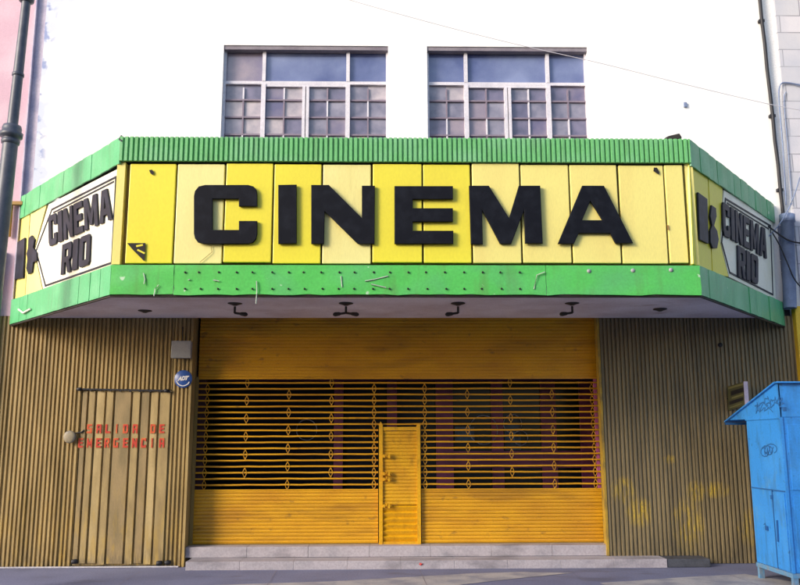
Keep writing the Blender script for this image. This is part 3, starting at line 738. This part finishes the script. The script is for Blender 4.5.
# big letters
k2 = 691 / 260
def q2(pts): return [FF.un(180 + x / k2, 120 + y / k2, .09) for x, y in pts]
def q3(pts): return [FF.un(420 + x / k2, 120 + y / k2, .09) for x, y in pts]
def rnd_corner(p, r):
    return p
LET = [
 ('C', [q2([(35, 200), (38, 186), (48, 174), (65, 170), (180, 170), (194, 174), (202, 183), (204, 196), (204, 227), (155, 227), (155, 207), (85, 207), (85, 290), (155, 290), (155, 266), (204, 266), (204, 300), (201, 314), (192, 324), (178, 327), (62, 327), (46, 323), (38, 313), (35, 300)])]),
 ('I', [q2([(260, 170), (309, 169), (309, 326), (260, 327)])]),
 ('N', [q2([(348, 170), (395, 170), (483, 258), (483, 172), (518, 172), (517, 327), (472, 327), (384, 240), (382, 327), (348, 327)])]),
 ('E', [q2([(570, 173), (726, 173), (726, 208), (619, 208), (619, 232), (726, 232), (726, 268), (619, 268), (619, 292), (727, 292), (727, 327), (570, 327)])]),
 ('M', [q3([(131, 172), (184, 172), (238, 258), (264, 172), (321, 172), (328, 326), (281, 326), (278, 238), (244, 327), (214, 327), (166, 236), (168, 328), (136, 328)])]),
 ('A', [q3([(368, 327), (433, 172), (491, 172), (569, 325), (522, 326), (508, 299), (424, 299), (411, 327)]), q3([(455, 212), (433, 264), (487, 264)])]),
]
for ch, loops in LET:
    o = outline_obj('letter', FF, loops, .028, .062, 'blackl', mq, .006)
    o['label'] = 'large black raised letter %s on the front of the marquee' % ch
# wing signs
UL = {  # unit-box outlines of blocky condensed capitals (x right, y up)
 'C': [[(0, .12), (.12, 0), (.88, 0), (1, .12), (1, .36), (.66, .36), (.66, .2), (.34, .2), (.34, .8), (.66, .8), (.66, .64), (1, .64), (1, .88), (.88, 1), (.12, 1), (0, .88)]],
 'I': [[(0, 0), (1, 0), (1, 1), (0, 1)]],
 'N': [[(0, 0), (.3, 0), (.3, .55), (.68, 0), (1, 0), (1, 1), (.7, 1), (.7, .45), (.32, 1), (0, 1)]],
 'E': [[(0, 0), (1, 0), (1, .2), (.36, .2), (.36, .4), (.9, .4), (.9, .6), (.36, .6), (.36, .8), (1, .8), (1, 1), (0, 1)]],
 'M': [[(0, 0), (.24, 0), (.24, .6), (.42, .1), (.58, .1), (.76, .6), (.76, 0), (1, 0), (1, 1), (.72, 1), (.5, .45), (.28, 1), (0, 1)]],
 'A': [[(0, 0), (.3, 0), (.35, .2), (.65, .2), (.7, 0), (1, 0), (.72, 1), (.28, 1)], [(.41, .4), (.59, .4), (.5, .78)]],
 'R': [[(0, 0), (.33, 0), (.33, .36), (.5, .36), (.68, 0), (1, 0), (.8, .4), (1, .5), (1, .88), (.88, 1), (0, 1)], [(.33, .55), (.66, .55), (.66, .8), (.33, .8)]],
 'O': [[(0, .1), (.12, 0), (.88, 0), (1, .1), (1, .9), (.88, 1), (.12, 1), (0, .9)], [(.34, .2), (.66, .2), (.66, .8), (.34, .8)]],
}
def wing_text(fr, text, tl, tr, bl, br, widths, side):
    """text fitted in the quadrilateral with corners measured on the survey picture"""
    T = [Vector(fr.un(*p, .07)) for p in (tl, tr, bl, br)]
    tot = sum(widths) + .16 * (len(widths) - 1); x = 0
    for ch, w_ in zip(text, widths):
        loops = []
        for lp in UL[ch]:
            q = []
            for (a, c) in lp:
                s = (x + a * w_) / tot; top = T[0].lerp(T[1], s); bot = T[2].lerp(T[3], s); q.append(tuple(bot.lerp(top, c)))
            loops.append(q)
        o = outline_obj('letter', fr, loops, .02, .044, 'greyl', mq, .003)
        o['label'] = 'raised black letter %s on the %s wing of the marquee' % (ch, side)
        x += w_ + .16
def wing_panel(name, fr, pts, c0, c1, ms, bev=.004):
    b = MB(); b.prism(fr, [fr.un(u, v, c1) for u, v in pts], c0, c1); return b.build(name, ms, mq, bevel=bev)
# left wing
kl = 447 / 130
def zl(pts): return [(x / kl, 160 + y / kl) for x, y in pts]
boardL = zl([(167, 152), (405, 30), (388, 370), (148, 444), (120, 310)])
yb0 = zl([(62, 208), (102, 186), (84, 478), (35, 492)]); yb1 = zl([(105, 185), (160, 153), (117, 310), (144, 444), (147, 452), (86, 475)])
wing_panel('sign_panel', FL, yb0, -.02, .014, 'pale'); wing_panel('sign_panel', FL, yb1, -.02, .016, 'pale2')
bo = wing_panel('sign_board', FL, boardL, -.02, .018, 'board')
b = MB(); b.line(FL, [FL.un(u, v, .03) for u, v in zl([(176, 170), (396, 58), (381, 353), (154, 432), (122, 312)])], .022, .019, .026, closed=True); b.build('border_line', 'greyl', bo)
b = MB(); b.line(FL, [FL.un(u, v, .03) for u, v in zl([(182, 180), (388, 74)])], .018, .019, .026); b.build('border_line', 'greyl', bo)
wing_text(FL, 'CINEMA', *zl([(158, 192), (370, 90), (160, 296), (376, 200)]), [.9, .45, .95, .85, 1.25, 1.1], 'left')
wing_text(FL, 'RIO', *zl([(206, 290), (302, 250), (200, 394), (298, 356)]), [1, .5, 1], 'left')
for poly_ in (zl([(42, 290), (80, 266), (74, 404), (36, 412)]),):
    o = outline_obj('projector_emblem', FL, [[FL.un(u, v, .06) for u, v in poly_]], .02, .044, 'greyl', mq, .003)
o = outline_obj('projector_emblem', FL, [[FL.un(u, v, .06) for u, v in zl([(93, 268), (104, 258), (113, 272), (108, 300), (120, 318), (121, 345), (108, 352), (104, 385), (92, 392), (85, 372), (90, 340), (86, 322), (92, 300)])]], .02, .044, 'greyl', mq, .003)
# right wing
kr = 390 / 120
def zr(pts): return [(680 + x / kr, 150 + y / kr) for x, y in pts]
wing_panel('sign_panel', FRW, zr([(30, 40), (90, 82), (104, 402), (44, 370)]), -.02, .014, 'yel')
wing_panel('sign_panel', FRW, zr([(93, 85), (139, 125), (130, 300), (158, 412), (107, 404)]), -.02, .016, 'yel')
bo = wing_panel('sign_board', FRW, zr([(143, 130), (300, 226), (312, 488), (160, 413), (134, 300)]), -.02, .018, 'board')
b = MB(); b.line(FRW, [FRW.un(u, v, .03) for u, v in zr([(150, 158), (296, 246), (304, 470), (164, 398), (138, 300)])], .022, .019, .026, closed=True); b.build('border_line', 'greyl', bo)
b = MB(); b.line(FRW, [FRW.un(u, v, .03) for u, v in zr([(156, 172), (290, 256)])], .018, .019, .026); b.build('border_line', 'greyl', bo)
wing_text(FRW, 'CINEMA', *zr([(146, 166), (290, 258), (150, 275), (290, 352)]), [.9, .45, .95, .85, 1.25, 1.1], 'right')
wing_text(FRW, 'RIO', *zr([(196, 308), (262, 346), (198, 410), (262, 436)]), [1, .5, 1], 'right')
outline_obj('projector_emblem', FRW, [[FRW.un(u, v, .06) for u, v in zr([(64, 136), (94, 158), (98, 304), (70, 290)])]], .02, .044, 'greyl', mq, .003)
outline_obj('projector_emblem', FRW, [[FRW.un(u, v, .06) for u, v in zr([(108, 178), (122, 188), (124, 215), (116, 245), (126, 262), (131, 290), (126, 318), (112, 318), (105, 300), (104, 262), (110, 244), (104, 215)])]], .02, .044, 'greyl', mq, .003)
# debris on the marquee
b = MB(); a, c = FF.un(666, 136.5); a2, c2 = FF.un(681, 132.5)
b.prism(FF, [FF.un(u, v, -.2) for u, v in ((664, 138.5), (668, 136.3), (679, 133.6), (681.5, 137.5), (681, 139.5), (666, 140))], -.3, -.18)
tag(b.build('debris', 'lampm', bevel=.01), 'dark scrap lying on top edge of the marquee near its right corner', 'debris')
b = MB()
b.tube([FF.p(*FF.un(121.5, 136, 0), 0), FF.p(*FF.un(121, 141, 0), .05), FF.p(*FF.un(124, 143, 0), .05)], .012, 6)
b.build('hook', 'greyl', mq)

# soffit lamps
places = [('first soffit lamp from the left, above the emergency door side', 145, 310.5, 1, 0), ('soffit lamp above the left end of the shutter, arm bent right', 235, 303.2, 2, 1), ('soffit lamp with two short arms, left of the wicket door', 346, 303.2, 3, 2),
          ('soffit lamp above the right of the wicket door, arm bent left', 458, 303.2, 4, 3), ('soffit lamp above the right end of the shutter', 572, 303, 5, 3), ('empty soffit lamp cup above the right corrugated wall', 660, 309, 6, 4)]
for lab, u, v, i, kind in places:
    zz = ZSOF - .001; p = unz(u, v, zz)
    lp = empty('ceiling_lamp', (p.x, p.y, zz), 'dark ' + lab, 'lamp', 'lamps under the marquee')
    MB().lathe((p.x, p.y, zz + .004), (0, 0, -1), [(0, .085), (.010, .09), (.022, .05), (.035, .02)], 20).build('lamp_base', 'lampm', lp)
    if kind in (1, 2, 3):
        MB().tube([(p.x, p.y, zz - .04), (p.x, p.y, zz - .125)], .014, 8).build('stem', 'lampm', lp)
    for s in {1: (1,), 2: (-1, 1), 3: (-1,)}.get(kind, ()):
        b = MB(); b.tube([(p.x, p.y, zz - .12), (p.x + s * .04, p.y, zz - .127), (p.x + s * .07, p.y, zz - .13)], .014, 8)
        b.lathe((p.x + s * .06, p.y, zz - .13), (s, 0, -.12), [(0, .014), (.02, .022), (.07, .027), (.09, .02), (.10, .008)], 12)
        b.build('lamp_holder', 'lampm', lp)

# ================================================================== THINGS ON THE FACADE
a = WALL.un(171.5, 358, .1); c = WALL.un(191.5, 341.5, .1)
bx = empty('junction_box', ((a[0] + c[0]) / 2, -.03, a[1]), 'grey square metal box on tan cladding beside the shutter', 'box')
MB().box(a[0], c[0], -.13, -.034, a[1], c[1]).build('box_body', 'grey', bx, bevel=.006)
MB().box(a[0] + .0, c[0] + .004, -.142, -.131, a[1] - .004, c[1] + .006).build('box_lid', 'grey', bx, bevel=.004)
MB().tube([((a[0] + c[0]) / 2, -.05, c[1]), ((a[0] + c[0]) / 2 - .01, -.05, 3.15)], .008, 6).build('conduit', 'black', bx)
a = WALL.un(183.3, 379, .04)
sg = empty('alarm_sign', (a[0], -.035, a[1]), 'round blue security sticker with white letters beside the shutter', 'sign')
b = MB().lathe((a[0], -.034, a[1]), (0, -1, 0), [(0, .118), (.008, .12), (.010, .118), (.0105, .001)], 32); b.build('disc', 'sblue', sg)
ls = []
for i, ch in enumerate('ADT'):
    x0 = a[0] - .075 + i * .05
    ls.append(glyph(ch, WALL, (x0, x0 + .056, a[1] - .025 + i * .004, a[1] + .035 + i * .004), .045, .048, 'swhite', .06, .3))
join('lettering', ls, 'swhite', sg)
b = MB(); n = 20
for (t0, t1) in ((200, 340),):
    pts = [(a[0] + .092 * math.cos(R(t0 + (t1 - t0) * i / n)), a[1] + .092 * math.sin(R(t0 + (t1 - t0) * i / n))) for i in range(n + 1)]
    for i in range(0, n, 2): b.line(WALL, [pts[i], pts[i + 1]], .012, .0445, .0465)
b.build('rim_print', 'swhite', sg)
a = WALL.un(70.5, 437, .05)
be = empty('alarm_bell', (a[0], -.03, a[1]), 'round dull metal bell dome on cladding left of emergency door', 'bell')
MB().lathe((a[0], -.03, a[1]), (0, -1, 0), [(0, .03), (.035, .03), (.037, .078), (.05, .085), (.06, .078), (.068, .05), (.070, .015)], 28).build('dome', 'bell', be)
MB().tube([(a[0] + .06, -.04, a[1] + .05), (a[0] + .14, -.05, a[1] + .06), (a[0] + .17, -.04, a[1] + .09)], .010, 6).build('bracket', 'black', be)
# little stain-like anchor plate on the white wall and a rubbish scrap
a = WALL.un(685, 105); tag(MB().box(a[0] - .025, a[0] + .02, -.03, 0, a[1] - .04, a[1] + .035).build('wall_anchor', 'pipe', bevel=.006), 'tiny grey anchor on white wall above right corner of marquee', 'anchor')
p = unz(421, 559.5, z_low); b = MB()
b.add([(p.x - .03, -.343, z_low - .05), (p.x - .01, -.35, z_low - .06), (p.x + .03, -.345, z_low - .04), (p.x + .01, -.355, z_low - .035), (p.x - .02, -.342, z_low - .025)], [(0, 1, 3), (1, 2, 3), (0, 3, 4)])
tag(b.build('paper_scrap', 'redl'), 'small red scrap stuck to the granite step riser', 'litter')
# little dark rust hole plate on right cladding
a = WALL.un(720, 345, .03); tag(MB().lathe((a[0], -.03, a[1]), (0, -1, 0), [(0, .03), (.02, .03), (.03, .018), (.032, .001)], 12).build('cable_gland', 'black'), 'small dark knob high on the right corrugated wall', 'fitting')

# projecting notice
xa = WALL.un(727, 400)[0]
NP = Frame((xa, 0, 0), (0.08, -1, 0), (-1, -.08, 0))
def un_on(fr, u, v, c=0): return fr.un(u, v, c)
A = un_on(NP, 727.5, 386.5); B = un_on(NP, 744, 381.5); C_ = un_on(NP, 745.5, 405); D_ = un_on(NP, 728, 411)
ns = empty('notice_board', (xa, -.04, D_[1]), 'small olive notice board projecting from right wall above the blue kiosk', 'notice')
MB().prism(NP, [D_, C_, B, A], -.025, 0).build('board', 'olive', ns, bevel=.002)
b = MB(); Av, Bv, Cv, Dv = map(Vector, (A, B, C_, D_))
for (s0, s1, t0, t1, mi) in ((.05, .95, .05, .13, 1), (.2, .95, .24, .42, 0), (.25, .9, .5, .56, 1), (.1, .9, .64, .78, 0), (.1, .8, .88, .91, 1)):
    f = lambda s, t: tuple(Av.lerp(Bv, s).lerp(Dv.lerp(Cv, s), t))
    b.prism(NP, [f(s0, t1), f(s1, t1), f(s1, t0), f(s0, t0)], .001, .003, mi)
b.build('faded_print', ['black', 'ytext'], ns)
pf = NP.p(C_[0], 0, 0); b = MB()
q = [NP.p(*C_, .004), NP.p(*B, .004)]
MB().add([q[0], q[1], q[1] + Vector((.05, -.006, 0)), q[0] + Vector((.05, -.006, 0)), q[0] + Vector((0, .012, 0)), q[1] + Vector((0, .012, 0)), q[1] + Vector((.05, .006, 0)), q[0] + Vector((.05, .006, 0))],
         [(0, 1, 2, 3), (4, 7, 6, 5), (0, 4, 5, 1), (3, 2, 6, 7), (1, 5, 6, 2), (0, 3, 7, 4)]).build('board_edge', 'lilac', ns)
MB().tube([NP.p(0, (A[1] + D_[1]) / 2, -.012), NP.p(-max(0, A[0]) * 0 + max(A[0], .02), (A[1] + D_[1]) / 2, -.012)], .012, 6).build('bracket', 'black', ns)

# ================================================================== KIOSK
pf = unz(758, 578, 0)                       # foot of the far left leg
KX = pf.x; KY1 = pf.y
KZB = unx(757, 562, KX).z
KY0 = unx(788.5, 520, KX).y
KZT = unx(752, 419, KX).z; KW = 1.15
kz_ridge = unx(775, 382, KX).z; kr_y = unx(776, 382, KX).y
ev = unx(727, 421, KX)
print('kiosk', KX, KY0, KY1, KZB, KZT, kz_ridge, kr_y, ev)
kk = empty('news_kiosk', (KX + KW / 2, (KY0 + KY1) / 2, 0), 'tall bright blue sheet metal kiosk standing on legs at the right edge of frame', 'kiosk')
KF = Frame((KX, KY1, 0), (0, -1, 0), (-1, 0, 0))            # side facing left; X runs towards the street
D = KY1 - KY0
b = MB()
b.box(KX, KX + KW, KY0, KY1, KZB, KZT)
b.build('kiosk_body', 'blue', kk, bevel=.008)
# gable end (side walls up to the sloping roof)
er = KY1 - ev.y; rr_ = KY1 - kr_y
zg = KZT + .002
for xo in (0, KW - .02):
    f2 = Frame((KX + xo, KY1, 0), (0, -1, 0), (-1, 0, 0))
    zt0 = KZT + (kz_ridge - KZT) * (0 - er) / (rr_ - er)
    MB().prism(f2, [(.0, zg), (D, zg), (D, kz_ridge - .02), (rr_, kz_ridge - .02), (er + .05, zg + .0)], -.02, 0).build('gable', 'blue', kk)
b = MB(); t = .018
for (p, q) in (((er - .02, ev.z + .0), (rr_, kz_ridge)), ((rr_, kz_ridge), (D + .05, kz_ridge + .0))):
    b.prism(Frame((KX, KY1, 0), (0, -1, 0), (-1, 0, 0)), [(p[0], p[1] - t), (q[0], q[1] - t), (q[0], q[1]), (p[0], p[1])], -KW - .05, .03)
b.build('kiosk_roof', 'blue', kk, bevel=.004)
MB().box(KX - .03, KX + KW + .05, ev.y - .03, ev.y - .0, ev.z - .05, ev.z - .018).build('eave_lip', 'scrib', kk)
b = MB()
for (y, x) in ((KY1 - .03, KX + .03), (KY0 + .03, KX + .03), (KY1 - .03, KX + KW - .03), (KY0 + .03, KX + KW - .03)):
    MB().box(x - .028, x + .028, y - .028, y + .028, 0, KZB - .05).build('leg', 'bluel', kk)
MB().box(KX - .006, KX + KW + .006, KY0 - .006, KY1 + .006, KZB - .05, KZB - .001).build('base_frame', 'bluel', kk)
def ks(u, v): q = unx(u, v, KX); return (KY1 - q.y, q.z)
b = MB()
c = ks(773.5, 493); 
d0 = c[0]; zm = ks(772, 490)[1]
b.prism(KF, [(d0, KZB + .02), (D - .03, KZB + .02), (D - .03, zm - .02), (d0, zm - .02)], .001, .012)
dr = b.build('kiosk_door', 'blue', kk, bevel=.003)
b = MB(); b.line(KF, [ks(779, 521), ks(780, 541)], .018, .013, .03); b.build('handle', 'scrib', dr)
b = MB(); b.box(KX - .014, KX - .001, KY1 - d0 + .008, KY1 - d0 + .02, KZB + .01, zm); b.box(KX - .010, KX - .001, KY0 + .01, KY1 - .01, zm - .004, zm + .008); b.build('door_seam', 'scrib', kk)
MB().box(KX - .012, KX - .001, KY0 + .0, KY1, KZT - .015, KZT + .004).build('cornice_strip', 'blue', kk)
MB().box(KX - .008, KX + .025, KY0 - .012, KY0 + .0, KZB, KZT).build('corner_strip', 'blue', kk)
for (u, v) in ((773.5, 497), (768, 528), (786, 409)):
    q = ks(u, v); MB().box(KX - .03, KX - .002, KY1 - q[0] - .018, KY1 - q[0] + .018, q[1] - .025, q[1] + .02).build('hasp', 'scrib', kk)
b = MB(); gr = random.Random(21)
def scribble(u0, u1, v0, v1, n, wd):
    pts = []
    for i in range(n):
        s = i / (n - 1); pts.append(ks(u0 + (u1 - u0) * s + gr.uniform(-1.2, 1.2), gr.uniform(v0, v1)))
    b.line(KF, pts, wd, .0015, .003)
scribble(756, 783, 402, 408, 26, .015); scribble(764, 782, 396, 403, 16, .014); scribble(758, 772, 407, 412, 14, .012); scribble(756, 762, 400, 414, 8, .013)
b.build('graffiti', 'scrib', kk); b = MB()
b = MB(); q = [ks(764 + 5 * math.cos(t * .55) + t * .35, 452 + 5 * math.sin(t * .55) - t * .15) for t in range(26)]; b.line(KF, q, .012, .0015, .003)
scribble(763, 773, 446, 455, 12, .014); b.build('graffiti', 'scrib', kk); b = MB(); scribble(764, 767, 522, 530, 4, .012)
b.build('graffiti', 'scrib', kk)
# back face details
b = MB().box(KX + .07, KX + KW - .07, KY0 - .010, KY0 - .0005, KZB + .06, 1.0).box(KX + .07, KX + KW - .07, KY0 - .010, KY0 - .0005, 1.06, KZT - .08)
b.box(KX + .004, KX + KW - .024, KY0 + .0, KY0 + .02, KZT + .002, kz_ridge - .022)
b.build('rear_panel', 'blue', kk, bevel=.003)

# ================================================================== NEIGHBOURS
pb = empty('pink_building', (-6.5, 0, 0), 'pink painted house wall adjoining the cinema on the left', 'building')
MB().box(-11, LX - .13, -.02, 6, ZSOF + .031, HB + 1).box(-11, -5.45, -.02, 6, 0, ZSOF + .03).build('pink_wall', 'pink', pb)
MB().box(LX - .128, LX - .002, .01, 6, ZSOF + .031, HB + 1).build('pilaster', 'lilac', pb)
MB().box(LX - .142, LX - .126, -.05, .0, ZSOF + .031, HB + 1).build('downpipe_strip', 'lilac', pb)
MB().box(-11, -5.46, -.05, -.021, 0, .6).build('plinth', 'lint', pb)
br = MB(); q = WALL.un(11, 202, .05); q2_ = WALL.un(23, 216, .05)
br.box(q[0], q2_[0], -.1, -.04, q[1] - .05, q[1]); br.box(q[0], q[0] + .035, -.1, -.04, q2_[1] - .3, q[1] - .051)
tag(br.build('wall_bracket', 'brown', bevel=.004), 'ochre angle bracket on pink wall beside left marquee end', 'bracket')
rb = empty('block_building', (7.5, 0, 0), 'pale grey block wall building adjoining the cinema on the right', 'building')
MB().box(RX + .16, 13, -.01, 6, 3.18, HB + 1).build('block_wall', 'block', rb)
MB().box(RX + .002, RX + .158, .02, 6, 3.18, HB + 1).build('white_strip', 'ledge', rb)
MB().box(6.16, 13, -.0, 6, 0, 3.178).build('lower_storey', 'pblock', rb)
yl = WALL.un(793.5, 340)[0]
yp_ = MB().box(yl, yl + .5, -.12, .0, 0, WALL.un(796, 306, .12)[1]); tag(yp_.build('yellow_pillar', 'ypil', bevel=.01), 'bright yellow pillar behind the kiosk at the right frame edge', 'pillar')
# unseen house added across the street to block low sky light
ob = empty('sky_blocking_house', (0, -16, 0), 'long grey unseen house added across the street to block low sky light', 'building')
b = MB(); b.box(-16, 2, -24, -15.3, -.1, 8.2).box(-16.2, 2.2, -24.2, -15.1, 8.201, 8.6); b.build('blocker_wall', 'lint', ob)
for zi in (2.6, 5.6):
    for xi in range(-6, 1): MB().box(xi * 2.3 + .1, xi * 2.3 + 1.5, -15.299, -15.27, zi, zi + 1.9).build('blocker_window', 'lglass', ob)
MB().box(-16.1, 2.1, -15.299, -15.24, -.1, .9).build('blocker_plinth', 'lint', ob)
# drain pipe between the buildings
p0 = WALL.un(760, 0, .05); p1 = WALL.un(783.5, 215, .05)
d = ((p0[0] - p1[0]), (p0[1] - p1[1])); e = (p0[0] + d[0] * .8, p0[1] + d[1] * .8)
b = MB(); pts = [(p1[0] + (e[0] - p1[0]) * i / 16 + random.uniform(-.008, .008), -.05, p1[1] + (e[1] - p1[1]) * i / 16) for i in range(17)]; b.tube(pts, .026, 8)
dp = empty('drainpipe', (p1[0], -.05, p1[1]), 'thin black vertical pipe at the right edge of white wall', 'pipe')
b.build('pipe', 'black', dp)
for t in (.12, .3, .5):
    k = pts[int(t * 16)]; MB().box(k[0] - .04, k[0] + .04, -.06, .0, k[2] - .02, k[2] + .02).build('clamp', 'black', dp)
# fat blue-grey pipe and pier
q0 = WALL.un(787, 214, .12); q1 = WALL.un(790, 308, .12)
b = MB().lathe((q1[0], -.12, q1[1] + .0), (q0[0] - q1[0], 0, q0[1] - q1[1]), [(0, .088), (q0[1] - q1[1] - .12, .088), (q0[1] - q1[1] - .118, .105), (q0[1] - q1[1] - .01, .105), (q0[1] - q1[1], .08)], 20)
tag(b.build('vent_pipe', 'pipe'), 'fat grey blue pipe standing right of the marquee end', 'pipe')
a = WALL.un(771, 226, .03); c = WALL.un(785, 309, .03)
b = MB(); zc_ = c[1]; k = 0
while zc_ < a[1]:
    b.box(RX - .09, c[0] + .06, -.05 - .004 * (k % 2), .0, zc_ + .003, min(zc_ + .17, a[1])); zc_ += .175; k += 1
tag(b.build('block_pier', 'pblock', bevel=.004), 'blue grey block pier between the marquee end and fat pipe', 'pier')
def cable(name, pts, r, ms, label, plane, cat='cable'):
    q = [plane.p(*plane.un(u, v)) for u, v in pts]; sm = []
    for i in range(len(q) - 1):
        p0_, p1_, p2_, p3_ = q[max(i - 1, 0)], q[i], q[i + 1], q[min(i + 2, len(q) - 1)]
        for k in range(6):
            t = k / 6; sm.append(.5 * ((2 * p1_) + (p2_ - p0_) * t + (2 * p0_ - 5 * p1_ + 4 * p2_ - p3_) * t * t + (3 * p1_ - p0_ - 3 * p2_ + p3_) * t ** 3))
    sm.append(q[-1]); return tag(MB().tube(sm, r, 6).build(name, ms), label, cat)
CP = FY(-.25)
cable('cable', [(767, 238), (778, 226), (788, 210), (796, 190), (802, 170)], .008, 'pipe', 'thin grey cable rising past the top of the fat pipe', CP)
cable('cable', [(768, 226), (776, 232), (788, 240), (800, 243), (812, 244)], .012, 'black', 'black cable crossing the fat pipe near its top', CP)
cable('cable', [(772, 232), (780, 246), (787, 262), (795, 280), (806, 292)], .009, 'black', 'black cable sagging down across the fat pipe', CP)
cable('cable', [(786, 205), (783, 150), (779, 100), (780, 86), (785, 82.5), (800, 85), (820, 90)], .011, 'pipe', 'grey conduit bending at the corner of block wall', FY(-.04))
cable('cable', [(792, 205), (788, 150), (784, 102), (786, 92)], .007, 'pipe', 'thin grey wire dropping beside the bent conduit', FY(-.03))
cable('overhead_cable', [(250, -30), (350, 0), (440, 25), (520, 45), (600, 63), (680, 83), (760, 102), (800, 110), (900, 128)], .0045, 'cable', 'thin overhead wire sagging across the white upper wall', FY(-1.2), 'wire')

# ================================================================== LAMP POST (left)
PP = FY(-2.0)
t0 = Vector(PP.p(*PP.un(26.5, 0))); t1 = Vector(PP.p(*PP.un(8.5, 160))); ax = (t0 - t1).normalized()
foot = t1 - ax * (t1.z / ax.z)
lpst = empty('lamp_post', foot, 'dark slate street lamp post with ring collars at the left edge', 'lamp post')
def at(h): return foot + ax * h
hr_ = (Vector(PP.p(*PP.un(11.5, 134))) - foot).length
hr2 = (Vector(PP.p(*PP.un(17.5, 75))) - foot).length
MB().tube([at(0), at(.02), at(.5), at(.55), at(hr_)], [.16, .16, .14, .10, .085], 16).build('lower_shaft', 'pole', lpst)
MB().tube([at(hr_ + .001), at(hr2), at(7.0)], [.062, .058, .05], 16).build('upper_shaft', 'pole', lpst)
MB().lathe(at(hr_ - .13), ax, [(0, .086), (.01, .10), (.05, .105), (.06, .09), (.08, .09), (.09, .125), (.14, .13), (.15, .105), (.19, .11), (.23, .10), (.24, .066)], 20).build('collar', 'pole', lpst)
MB().lathe(at(hr2 - .02), ax, [(0, .06), (.005, .068), (.04, .068), (.045, .06)], 16).build('collar', 'pole', lpst)
hr3 = (Vector(PP.p(*PP.un(26.5, 0))) - foot).length
MB().lathe(at(hr3 - .03), ax, [(0, .058), (.01, .085), (.06, .09), (.09, .06)], 16).build('collar', 'pole', lpst)
b = MB(); top = at(7.0); b.tube([top, top + Vector((.0, -.3, .35)), top + Vector((0, -.9, .5)), top + Vector((0, -1.3, .45))], .035, 10); b.build('arm', 'pole', lpst)
MB().lathe(top + Vector((0, -1.3, .5)), (0, 0, -1), [(0, .03), (.04, .1), (.12, .22), (.16, .22), (.2, .1)], 16).build('lamp_head', 'grey', lpst)
# dark down pipe in the joint below the left end of the marquee
a = WALL.un(0, 330, .08)
tag(MB().tube([(-5.33, -.07, 0), (-5.33, -.07, 3.2), (-5.3, -.07, 4.2)], .075, 14).build('downpipe', 'pole'), 'dark downpipe in the joint left of the corrugated wall', 'pipe')
